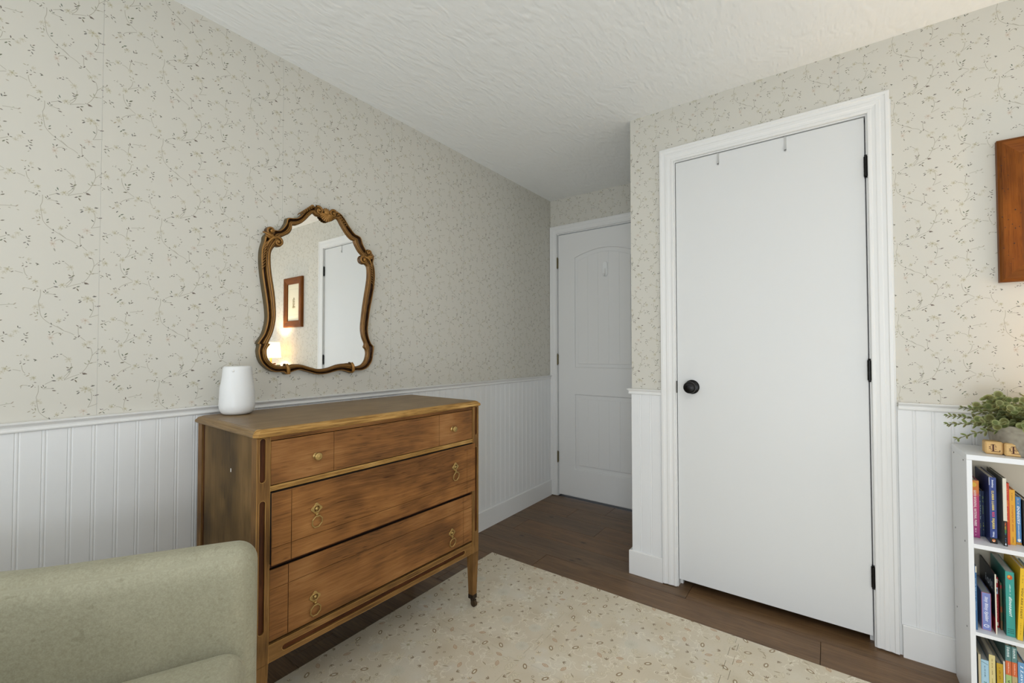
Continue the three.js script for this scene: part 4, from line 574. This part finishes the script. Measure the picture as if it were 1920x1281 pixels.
book('yellow-orange book with pumpkin title on the upper shelf', 1, 2.2362, 2.2486, 0.9858, 0.169, (c, W, H) => { fill(c, W, H, '#dba12f'); scrawl(c, W, H, 0.06, 0.2, 0.24, '#5c3c14'); write(c, W, H, 'IT’S PUMPKIN DAY, MOUSE!', 0.28, 0.76, 0.42, '#b45a1c'); scrawl(c, W, H, 0.86, 0.96, 0.3, '#4c300e'); }, [212, 156, 50], { depth: 0.14 });
book('blue book with white doggy title right of the yellow-orange one', 1, 2.2520, 2.2632, 0.9732, 0.146, (c, W, H) => { fill(c, W, H, '#4f83b8'); fill(c, W, H, '#c08a3a', 0.95, 1); scrawl(c, W, H, 0.03, 0.16, 0.4, '#e8c8a8'); write(c, W, H, 'DOGGIES', 0.18, 0.56, 0.62, '#f1f3f2', { italic: true }); write(c, W, H, 'A COUNTING & BARKING BOOK', 0.57, 0.86, 0.3, '#e8eef2'); c.fillStyle = '#f0efe8'; c.beginPath(); c.ellipse(W * 0.55, H * 0.905, W * 0.3, H * 0.035, 0, 0, 7); c.fill(); c.fillStyle = '#2c2a28'; c.beginPath(); c.arc(W * 0.5, H * 0.895, W * 0.05, 0, 7); c.fill(); }, [70, 120, 176], { depth: 0.12 });
book('black book with white lettering at the picture’s right edge on the upper shelf', 1, 2.2652, 2.2790, 0.9789, 0.140, (c, W, H) => { fill(c, W, H, '#1a1917'); scrawl(c, W, H, 0.2, 0.6, 0.5, '#e6e4de'); }, [26, 25, 24], { depth: 0.12 });
// middle shelf
book('thin dark blue book against the left side of the middle shelf', 2, 2.1478, 2.1540, 1.0275, 0.196, (c, W, H) => { fill(c, W, H, '#3f6a94'); c.fillStyle = '#d8d2bc'; c.fillRect(W * 0.55, 0, W * 0.45, H * 0.1); scrawl(c, W, H, 0.2, 0.7, 0.5, '#c6d4e0'); }, [58, 96, 134], { depth: 0.1 });
book('large pale blue book set back behind the spider board book', 2, 2.1565, 2.1625, 0.945, 0.232, (c, W, H) => { fill(c, W, H, '#7fb0cc'); }, [120, 170, 200], { depth: 0.09 });
book('lavender spider board book with white lettering on the middle shelf', 2, 2.1662, 2.1868, 1.0125, 0.115, (c, W, H) => { fill(c, W, H, '#7f8cc4'); c.strokeStyle = '#c06a7a'; c.lineWidth = 5; c.strokeRect(1, 1, W - 2, H - 2); write(c, W, H, 'Itsy Bitsy Spider', 0.1, 0.76, 0.44, '#f2f3f8', { italic: true, font: 'serif' }); c.strokeStyle = '#f2f3f8'; c.lineWidth = 6; c.beginPath(); c.arc(W * 0.5, H * 0.885, W * 0.27, 0.6, 5.8); c.stroke(); c.beginPath(); c.moveTo(W * 0.5, H * 0.885); c.lineTo(W * 0.78, H * 0.885); c.stroke(); }, [110, 120, 170], { depth: 0.14, board: true });
book('thin tall book turning its black and red cover toward the spider book', 2, 2.1932, 2.1962, 1.0243, 0.182, (c, W, H) => { fill(c, W, H, '#e4ddc8'); }, [40, 40, 44], { depth: 0.165, back: (c, W, H) => { fill(c, W, H, '#27262a'); fill(c, W, H, '#a01f2c', 0.74, 1); c.save(); c.fillStyle = '#e8e8ea'; c.font = 'bold 84px sans-serif'; c.fillText('iol!', W * 0.38, H * 0.3); c.restore(); c.fillStyle = '#a87c42'; c.beginPath(); c.ellipse(W * 0.6, H * 0.48, W * 0.22, H * 0.08, 0.6, 0, 7); c.fill(); c.strokeStyle = '#d8dce4'; c.lineWidth = 9; c.beginPath(); c.arc(W * 0.45, H * 0.66, W * 0.2, 3.4, 6); c.stroke(); } });
book('red book with a small picture label near its head on the middle shelf', 2, 2.2020, 2.2110, 0.974, 0.156, (c, W, H) => { fill(c, W, H, '#a3202a'); c.fillStyle = '#e6ddd0'; c.fillRect(W * 0.15, H * 0.03, W * 0.7, H * 0.08); c.fillStyle = '#a8bccf'; c.fillRect(W * 0.12, H * 0.2, W * 0.76, H * 0.13); c.fillStyle = '#2c2c34'; c.beginPath(); c.ellipse(W * 0.5, H * 0.26, W * 0.2, H * 0.035, 0.5, 0, 7); c.fill(); write(c, W, H, 'RED SLED', 0.4, 0.82, 0.56, '#d4555e'); c.fillStyle = '#d8d0c6'; c.fillRect(W * 0.2, H * 0.89, W * 0.6, H * 0.07); }, [150, 30, 38], { depth: 0.12 });
book('narrow green and brown book squeezed left of the teal one', 2, 2.2120, 2.2160, 0.9858, 0.146, (c, W, H) => { fill(c, W, H, '#4c5a3e'); fill(c, W, H, '#9a5a34', 0.5, 0.62); fill(c, W, H, '#a83a3a', 0.05, 0.12); fill(c, W, H, '#7a5c3a', 0.8, 1); }, [74, 84, 58], { depth: 0.12 });
book('teal board book with white dinosaur title on the middle shelf', 2, 2.2175, 2.2362, 1.0147, 0.195, (c, W, H) => { fill(c, W, H, '#3f9a90'); c.fillStyle = '#c9582c'; c.beginPath(); c.ellipse(W * 0.5, H * 0.085, W * 0.3, H * 0.036, 0.3, 0, 7); c.fill(); c.fillStyle = '#e0a63c'; c.beginPath(); c.ellipse(W * 0.42, H * 0.075, W * 0.14, H * 0.02, 0.3, 0, 7); c.fill(); scrawl(c, W, H, 0.18, 0.37, 0.26, '#d4ece6'); write(c, W, H, 'dinosaur!', 0.38, 0.68, 0.44, '#eef7f4', { italic: true }); for (let i = 0; i < 3; i++) { c.fillStyle = '#1d4742'; for (let x = 8; x < 54; x += 6) c.fillRect(x, H * (0.88 + i * 0.028), 4, 6); } }, [52, 136, 126], { depth: 0.15, board: true });
book('tilted yellow book with dark lettering on the middle shelf', 2, 2.2372, 2.2487, 1.0242, 0.216, (c, W, H) => { fill(c, W, H, '#dfb52a'); scrawl(c, W, H, 0.1, 0.2, 0.3, '#8a6a1a'); write(c, W, H, 'YOU ARE LIGHT', 0.27, 0.7, 0.46, '#6a4f1c'); scrawl(c, W, H, 0.76, 0.92, 0.28, '#8a6a1a'); }, [222, 180, 40], { depth: 0.15, lean: -0.045 });
book('light blue book leaning against the tilted yellow one at the picture’s edge', 2, 2.2605, 2.2700, 1.0268, 0.2, (c, W, H) => { fill(c, W, H, '#8dbfd2'); }, [140, 190, 208], { depth: 0.15, lean: -0.045 });
// lowest shelf
book('thin slate blue book against the left side of the lowest shelf', 3, 2.1490, 2.1535, 1.012, 0.152, (c, W, H) => { fill(c, W, H, '#4a586a'); }, [70, 84, 100], { depth: 0.14 });
book('thin cream book second from the left side of the lowest shelf', 3, 2.1560, 2.1615, 1.012, 0.148, (c, W, H) => { fill(c, W, H, '#c8b894'); }, [200, 190, 160], { depth: 0.14 });
book('pale blue book with a dark bird mark at its head on the lowest shelf', 3, 2.1640, 2.1810, 1.0, 0.1286, (c, W, H) => { fill(c, W, H, '#a9cbdc'); c.strokeStyle = '#2f4a5a'; c.lineWidth = 4; c.beginPath(); c.moveTo(2, H * 0.05); c.quadraticCurveTo(W * 0.4, H * 0.06, W * 0.9, H * 0.1); c.stroke(); scrawl(c, W, H, 0.14, 0.42, 0.22, '#2f4a5a'); write(c, W, H, 'THE', 0.5, 0.68, 0.46, '#3c6a4a', { font: 'serif', italic: true }); }, [120, 150, 164], { depth: 0.15, board: true });
book('cream book with small brown lettering on the lowest shelf', 3, 2.1815, 2.1952, 1.0, 0.1501, (c, W, H) => { fill(c, W, H, '#d9c98c'); scrawl(c, W, H, 0.08, 0.4, 0.28, '#7a5a28'); scrawl(c, W, H, 0.48, 0.98, 0.4, '#a8923e'); }, [150, 146, 140], { depth: 0.15 });
book('mustard book with a red flower mark on the lowest shelf', 3, 2.1978, 2.2115, 1.0, 0.1308, (c, W, H) => { fill(c, W, H, '#c09a2c'); scrawl(c, W, H, 0.1, 0.42, 0.5, '#7a4a18'); c.fillStyle = '#a83428'; c.beginPath(); c.arc(W * 0.5, H * 0.52, W * 0.16, 0, 7); c.fill(); scrawl(c, W, H, 0.62, 0.96, 0.5, '#7a5210'); }, [96, 120, 118], { depth: 0.15 });
book('thin white book between the mustard book and the two matching green and orange ones', 3, 2.2122, 2.2156, 1.0, 0.1417, (c, W, H) => { fill(c, W, H, '#e6e2d4'); }, [220, 216, 204], { depth: 0.14 });
const twin = (low, title) => (c, W, H) => { fill(c, W, H, '#5f8684'); fill(c, W, H, '#cf6a40', 0.24, 0.46); fill(c, W, H, low, 0.46, 1); write(c, W, H, 'ions', 0.02, 0.18, 0.66, '#dfe8e6'); scrawl(c, W, H, 0.27, 0.43, 0.34, '#f2d8c4'); scrawl(c, W, H, 0.27, 0.43, 0.34, '#f2d8c4'); write(c, W, H, title, 0.54, 0.96, 0.5, '#3d4a34'); };
book('tall teal, orange and green book on the lowest shelf', 3, 2.2168, 2.2290, 1.0, 0.1925, twin('#a5bd78', 'WE ARE IN'), [84, 116, 110], { depth: 0.15 });
book('tall teal, orange and tan book, twin of the green one beside it', 3, 2.2298, 2.2412, 1.0, 0.1925, twin('#b9a678', 'THIS IS A'), [110, 110, 92], { depth: 0.15 });
book('medium blue book with white script at the picture’s right edge on the lowest shelf', 3, 2.2424, 2.2580, 1.0, 0.1519, (c, W, H) => { fill(c, W, H, '#6d9cc6'); write(c, W, H, 'I Love You as', 0.05, 0.9, 0.5, '#eaf1f6', { italic: true, font: 'serif' }); }, [96, 140, 184], { depth: 0.15 });

// ------------------------------------------------------------------ letter blocks
{
  const bw = woodMat(301, [214, 176, 118], [190, 150, 94], [230, 198, 146], { size: [0.3, 0.1], grain: 0.4, blotch: 0.3, px: [512, 256], rough: 0.6 });
  const letter = (L, label, x, z, turn) => {
    const t = thing('letter_block', label, 'toy block', [x, BC.top + 0.0003, z], turn), a = 0.0197, c = 0.0035;
    const s = new THREE.Shape(); s.moveTo(-a + c, 0); s.lineTo(a - c, 0); s.lineTo(a, c); s.lineTo(a, 2 * a - c); s.lineTo(a - c, 2 * a); s.lineTo(-a + c, 2 * a); s.lineTo(-a, 2 * a - c); s.lineTo(-a, c); s.closePath();
    obj('body', uvGrain(new THREE.ExtrudeGeometry(s, { depth: 2 * a - 2 * c, bevelEnabled: true, bevelSize: c, bevelThickness: c, bevelOffset: -c, bevelSegments: 1 }).translate(0, 0, -a + c), 'x', x * 9, z), bw, t);
    // burnt letter with a sprig of leaves, cut as thin flat shapes on the face
    const ink = new THREE.MeshStandardMaterial({ color: srgb(74, 32, 16), roughness: 0.7 }), z0 = a - 0.0002, q = [], R = (x0, x1, y0, y1) => q.push(box(x0, x1, y0, y1, z0, z0 + 0.0005));
    const m = 0.0006 + a;
    R(-0.004, -0.0002, m - 0.011, m + 0.011); R(-0.0068, 0.0026, m + 0.0095, m + 0.011); R(-0.0068, 0.0125, m - 0.0115, m - 0.0098); R(0.0112, 0.0128, m - 0.0115, m - 0.006);
    if (L === 'E') { R(-0.0068, 0.0125, m + 0.0095, m + 0.011); R(0.0112, 0.0128, m + 0.0055, m + 0.011); R(-0.004, 0.0075, m - 0.0008, m + 0.0008); R(0.0065, 0.008, m - 0.0035, m + 0.0035); }
    const leaf = (px, py, an, l) => { const sh = new THREE.Shape(); sh.moveTo(0, 0); sh.quadraticCurveTo(l * 0.5, l * 0.42, l, 0); sh.quadraticCurveTo(l * 0.5, -l * 0.42, 0, 0); q.push(new THREE.ExtrudeGeometry(sh, { depth: 0.0004, bevelEnabled: false, curveSegments: 5 }).rotateZ(an).translate(px, py, z0)); };
    for (const [px, py, an, l] of [[-0.005, m + 0.006, 2.5, 0.004], [-0.006, m + 0.002, 2.9, 0.0055], [-0.006, m - 0.001, 3.5, 0.006], [-0.005, m - 0.004, 3.9, 0.0045], [0.001, m + 0.006, 0.5, 0.004], [0.001, m + 0.003, 0.1, 0.005], [0.001, m - 0.003, -0.3, 0.0045], [-0.009, m + 0.0005, 2.2, 0.004]]) leaf(px, py, an, l);
    obj('letter', q, ink, t);
  };
  letter('L', 'wooden toy block with a burnt letter L and leaves, in front of the planter', 2.2052, 0.9772, -0.02);
  letter('E', 'wooden toy block with a burnt letter E and leaves, right of the L block', 2.2452, 0.990, -0.03);
}
// ------------------------------------------------------------------ eucalyptus in a stone planter
{
  const cx = 2.305, cz = 0.9335, y = BC.top, t = thing('potted_plant', 'leafy eucalyptus plant in a round greyish stone planter on the bookcase', 'plant', [cx, y, cz]);
  const n = noise2(71, 40, 40), n2 = noise2(72, 9, 9), stone = dataTex(512, 256, (u, v) => { const k = (n(u * 40, v * 40) - 0.5) * 26 + (n2(u * 9, v * 9) - 0.5) * 34; return [158 + k, 151 + k, 136 + k * 0.9]; });
  stone.repeat.set(2, 1);
  obj('pot', lathe([[0, 0], [0.086, 0], [0.090, 0.003], [0.0955, 0.03], [0.1, 0.07], [0.102, 0.090], [0.1005, 0.0925], [0.094, 0.0925], [0.092, 0.088], [0.090, 0.074], [0, 0.072]], 64), new THREE.MeshStandardMaterial({ map: stone, roughness: 0.85 }), t);
  obj('soil', lathe([[0, 0.078], [0.05, 0.0775], [0.0895, 0.0745]], 32), new THREE.MeshStandardMaterial({ color: srgb(74, 60, 44), roughness: 1, side: THREE.DoubleSide }), t);
  // leaves: shallow round cups with a pale rim
  const leafGeo = (len, wid, cup, seedv) => {
    const pos = [], col = [], idx = [], S = 12, rings = [[0, 0], [0.55, 0], [0.86, 1], [1, 1]], rr = rng(seedv), base = srgb(100 + rr() * 24, 112 + rr() * 18, 62 + rr() * 12), rim = srgb(176, 182, 128);
    for (const [q, e] of rings) for (let k = 0; k < S; k++) { const a = k / S * 6.2832, x = (0.5 + 0.5 * q * Math.cos(a)) * len, z = 0.5 * q * Math.sin(a) * wid, c = base.clone().lerp(rim, e * 0.75); pos.push(x, cup * (q * q) * len * 0.28 - 0.15 * (x / len) ** 2 * len, z); col.push(c.r, c.g, c.b); }
    for (let i = 0; i + 1 < rings.length; i++) for (let k = 0; k < S; k++) { const a = i * S + k, b = i * S + (k + 1) % S; idx.push(a, b, a + S, b, b + S, a + S); }
    const g = new THREE.BufferGeometry(); g.setAttribute('position', new THREE.Float32BufferAttribute(pos, 3)); g.setAttribute('color', new THREE.Float32BufferAttribute(col, 3)); g.setIndex(idx); g.computeVertexNormals(); return g;
  };
  const round = [0, 1, 2, 3].map((i) => leafGeo(1, 0.96, 0.7, 81 + i)), slim = [0, 1].map((i) => leafGeo(1, 0.46, 0.3, 91 + i));
  const lm = new THREE.MeshPhysicalMaterial({ vertexColors: true, roughness: 0.6, transmission: 0.3, thickness: 0, side: THREE.DoubleSide, specularIntensity: 0.4 });
  const sm = new THREE.MeshStandardMaterial({ color: srgb(98, 96, 62), roughness: 0.8 });
  const r = rng(19); let count = 0; const back = [];
  const PI = Math.PI, UP = new THREE.Vector3(0, 1, 0);
  const stem = (x0, z0, dir, lift, len, droop, slimLeaf, leafSize, behind) => {
    const P = [new THREE.Vector3(x0, 0.074, z0)], hx = Math.cos(dir), hz = Math.sin(dir);
    for (let i = 1; i <= 4; i++) { const s = i / 4; P.push(new THREE.Vector3(x0 + hx * len * s * (1 - lift * 0.7), 0.074 + len * lift * Math.sin(s * 1.5) - droop * s * s * len, z0 + hz * len * s * (1 - lift * 0.7))); }
    const c = new THREE.CatmullRomCurve3(P), s = obj('stem', new THREE.TubeGeometry(c, 14, 0.0011, 5), sm, t), step = slimLeaf ? 0.0135 : 0.0165, pairs = Math.max(4, Math.round(len * 0.85 / step)), M = new THREE.Matrix4();
    const put = (geo, q, out, nrm, L) => { M.makeBasis(out, nrm, new THREE.Vector3().crossVectors(out, nrm)).scale(new THREE.Vector3(L, L, L)).setPosition(q); if (behind) { back.push(geo.clone().applyMatrix4(M)); return; } const m = obj('leaf', geo, lm, s); M.decompose(m.position, m.quaternion, m.scale); count++; };
    for (let i = 1; i <= pairs; i++) for (const k of [-1, 1]) {
      const u = Math.min(0.985, 0.15 + 0.85 * i / pairs), p = c.getPointAt(u), tan = c.getTangentAt(u), side = new THREE.Vector3(-tan.z, 0, tan.x).normalize(), up = new THREE.Vector3().crossVectors(side, tan).normalize();
      const rot = i * 1.45 + r() * 0.6, out = side.clone().multiplyScalar(Math.cos(rot)).addScaledVector(up, Math.sin(rot) * 0.8).multiplyScalar(k).addScaledVector(tan, 0.5 + r() * 0.4).normalize();
      const n0 = UP.clone().addScaledVector(tan, 0.5).add(new THREE.Vector3(-0.25, 0, 0.55)), nrm = n0.addScaledVector(out, -n0.dot(out)).normalize();
      put(slimLeaf ? slim[(i + (k > 0)) % 2] : round[(i * 2 + (k > 0)) % 4], p, out, nrm, leafSize * (1.15 - 0.42 * u) * (0.85 + r() * 0.3));
    }
    const tn = c.getTangentAt(1), sd = new THREE.Vector3(-tn.z, 0, tn.x).normalize(); put(slim[0], c.getPointAt(0.99), tn, new THREE.Vector3().crossVectors(sd, tn), leafSize * 0.62);
  };
  // long sprigs reaching left along the wall
  stem(-0.05, 0.0, PI + 0.04, 0.22, 0.17, 0.04, true, 0.02); stem(-0.05, 0.025, PI - 0.12, 0.14, 0.168, 0.09, true, 0.02); stem(-0.045, -0.02, PI + 0.22, 0.4, 0.15, 0.02, true, 0.02); stem(-0.055, 0.04, PI - 0.22, 0.05, 0.135, 0.3, true, 0.018);
  stem(-0.04, 0.01, PI + 0.02, 0.45, 0.135, 0.06, true, 0.021); stem(-0.05, 0.035, PI - 0.28, 0.25, 0.125, 0.08, true, 0.021);
  // the crown: rounder leaves, facing the room
  for (let i = 0; i < 13; i++) { const q = i / 12, a = PI * (1.02 - 0.95 * q), lift = 0.5 + 0.32 * Math.sin(i * 2.3) ** 2; stem(Math.cos(a) * 0.03, Math.sin(a) * 0.025, a + (r() - 0.5) * 0.2, lift, (q > 0.75 ? 0.1 : 0.125) + r() * 0.025, 0.03, false, 0.027, i % 3 === 1); }
  for (let i = 0; i < 5; i++) { const a = PI * (0.92 - 0.6 * i / 4); stem(Math.cos(a) * 0.05, Math.sin(a) * 0.045, a, 0.34, 0.098, 0.12, false, 0.028); }
  // behind and to the right, out of the picture except in the mirror
  for (let i = 0; i < 9; i++) { const a = -0.8 - 2.05 * i / 8; stem(Math.cos(a) * 0.03, Math.sin(a) * 0.025, a, 0.55 + 0.3 * r(), 0.125, 0.03, i % 3 === 0, 0.025, true); }
  obj('foliage', merge(back), lm, t).userData = { kind: 'stuff', label: 'small leaves at the back of the plant' };
  console.log('leaves', count);
}
// ------------------------------------------------------------------ framed print on the closet wall
{
  const x0 = 2.262, x1 = 2.601, y0 = 1.3585, y1 = 1.841, w = 0.064, d = 0.026, t = thing('framed_print', 'botanical print in a wide reddish pine frame on the wall above the bookcase', 'picture', [(x0 + x1) / 2, y0, Wb + PT + 0.0004]), W = x1 - x0, H = y1 - y0;
  const pine = woodMat(411, [116, 66, 22], [76, 40, 12], [146, 88, 34], { size: [0.8, 0.2], grain: 0.5, blotch: 0.5, px: [1024, 256], rough: 0.42, spec: 0.25, knots: 1 });
  const P = [[0, 0], [0, d * 0.72], [0.004, d * 0.9], [0.010, d], [w * 0.4, d * 0.92], [w - 0.012, d * 0.7], [w - 0.006, d * 0.72], [w, d * 0.6], [w, 0]];
  const X = W / 2, at = [[(a, z) => [-X + a, a, z], (a, z) => [X - a, a, z], 'x'], [(a, z) => [X - a, a, z], (a, z) => [X - a, H - a, z], 'y'], [(a, z) => [X - a, H - a, z], (a, z) => [-X + a, H - a, z], 'x'], [(a, z) => [-X + a, H - a, z], (a, z) => [-X + a, a, z], 'y']];
  at.forEach(([p, q, ax], i) => obj('frame_rail', uvGrain(sweep(P.map(([a, z]) => [a, z]), q, p), ax, i * 0.3, i * 0.05), pine, t));
  const dents = [], rr = rng(12); for (let i = 0; i < 40; i++) { const side = i % 2 ? -1 : 1, q = 0.006 + rr() * 0.05; dents.push(new THREE.SphereGeometry(1, 8, 6).scale(0.0012 + rr() * 0.001, 0.0008 + rr() * 0.002, 0.0007).translate(side * (X - q), 0.01 + rr() * (H - 0.02), d * (0.985 - 0.3 * Math.max(0, (q - 0.012) / 0.052)))); }
  obj('worm_mark', dents, new THREE.MeshStandardMaterial({ color: srgb(52, 26, 12), roughness: 0.8 }), t).userData = { label: 'small dark dents in the pine' };
  const art = canvasTex(512, 1024, (c, w_, h_) => { c.fillStyle = '#e6dfc6'; c.fillRect(0, 0, w_, h_); c.strokeStyle = 'rgba(150,140,110,0.7)'; c.lineWidth = 3; c.strokeRect(60, 150, w_ - 120, h_ - 320); c.strokeStyle = c.fillStyle = 'rgba(120,104,66,0.9)'; const q = rng(3); c.lineWidth = 4; c.beginPath(); c.moveTo(250, 640); c.quadraticCurveTo(270, 520, 260, 380); c.stroke(); for (let i = 0; i < 26; i++) { const a = 380 + i * 10, x = 258 + (q() - 0.5) * 20; c.save(); c.translate(x, a); c.rotate((i % 2 ? 0.5 : 2.6) + q() * 0.5); c.beginPath(); c.ellipse(24, 0, 22 + q() * 14, 6, 0, 0, 7); c.fill(); c.restore(); } c.beginPath(); c.ellipse(255, 640, 70, 36, 0, 0, 7); c.globalAlpha = 0.45; c.fill(); }, false);
  obj('print', box(-X + w - 0.004, X - w + 0.004, w - 0.004, H - w + 0.004, 0.004, 0.0075), new THREE.MeshStandardMaterial({ map: art, roughness: 0.8 }), t);
}
// ------------------------------------------------------------------ table lamp on the bookcase, just outside the picture but in the mirror
{
  const x = 2.595, z = 0.952, y = BC.top, t = thing('table_lamp', 'small lit table lamp with a white shade and a brass stem seen in the mirror', 'lamp', [x, y, z]);
  const brass = new THREE.MeshStandardMaterial({ color: srgb(212, 170, 84), roughness: 0.3, metalness: 0.8 });
  obj('base', lathe([[0, 0], [0.055, 0], [0.056, 0.004], [0.05, 0.010], [0.016, 0.016], [0.010, 0.022], [0.0085, 0.03]], 40), brass, t);
  obj('stem', lathe([[0.0085, 0.03], [0.013, 0.05], [0.011, 0.09], [0.008, 0.13], [0.011, 0.16], [0.008, 0.19], [0.008, 0.27], [0, 0.272]], 32), brass, t);
  obj('harp', [box(-0.076, 0.076, 0.406, 0.409, -0.0012, 0.0012), box(-0.0012, 0.0012, 0.406, 0.409, -0.076, 0.076), new THREE.CylinderGeometry(0.0015, 0.0015, 0.15, 8).translate(0.03, 0.334, 0), new THREE.CylinderGeometry(0.0015, 0.0015, 0.15, 8).translate(-0.03, 0.334, 0), box(-0.03, 0.03, 0.258, 0.261, -0.002, 0.002)], brass, t);
  obj('lamp_shade', lathe([[0.0905, 0.262], [0.0765, 0.412], [0.0757, 0.412], [0.0897, 0.262], [0.0905, 0.262]], 48), new THREE.MeshPhysicalMaterial({ color: srgb(246, 240, 226), roughness: 0.9, transmission: 0.5, thickness: 0, side: THREE.DoubleSide }), t);
  obj('bulb', lathe([[0, 0.272], [0.013, 0.276], [0.014, 0.29], [0.026, 0.318], [0.029, 0.335], [0.024, 0.354], [0.012, 0.364], [0, 0.366]], 24), new THREE.MeshStandardMaterial({ color: 0xfff2dc, emissive: new THREE.Color(1, 0.78, 0.5), emissiveIntensity: 3, roughness: 0.4 }), t);
  const l = new THREE.PointLight(new THREE.Color(1, 0.74, 0.46), LAMP_POWER); l.position.set(0, 0.33, 0); l.castShadow = true; l.shadow.radius = 1.2; l.name = 'lamp_light'; t.add(l);
}
// ------------------------------------------------------------------ lidded jar beside the plant, seen only in the mirror
{
  const t = thing('lidded_jar', 'cream flowered jar with a round wooden lid seen at the mirror bottom', 'jar', [2.478, BC.top, 0.975]);
  obj('body', lathe([[0, 0], [0.040, 0], [0.046, 0.005], [0.047, 0.03], [0.047, 0.15], [0.043, 0.172], [0.040, 0.178], [0, 0.178]], 40), new THREE.MeshPhysicalMaterial({ map: canvasTex(512, 256, (c, W, H) => { c.fillStyle = '#e8dfc2'; c.fillRect(0, 0, W, H); const q = rng(44); for (let i = 0; i < 60; i++) { c.fillStyle = ['#b0845a', '#8a9468', '#c99c6c'][i % 3]; c.beginPath(); c.ellipse(q() * W, q() * H, 5 + q() * 5, 4, q() * 3, 0, 7); c.fill(); } }), roughness: 0.35 }), t);
  obj('lid', lathe([[0, 0.1782], [0.050, 0.1782], [0.0525, 0.181], [0.0525, 0.194], [0.050, 0.198], [0.012, 0.199], [0.010, 0.203], [0.013, 0.210], [0.010, 0.216], [0, 0.2175]], 40), woodMat(431, [150, 108, 66], [112, 76, 42], [180, 136, 90], { px: [256, 128] }), t);
}
scene.traverse((o) => { if (o.isMesh || o.isPointLight) o.castShadow = true; if (o.isMesh) o.receiveShadow = true; });
renderer.render(scene, camera);
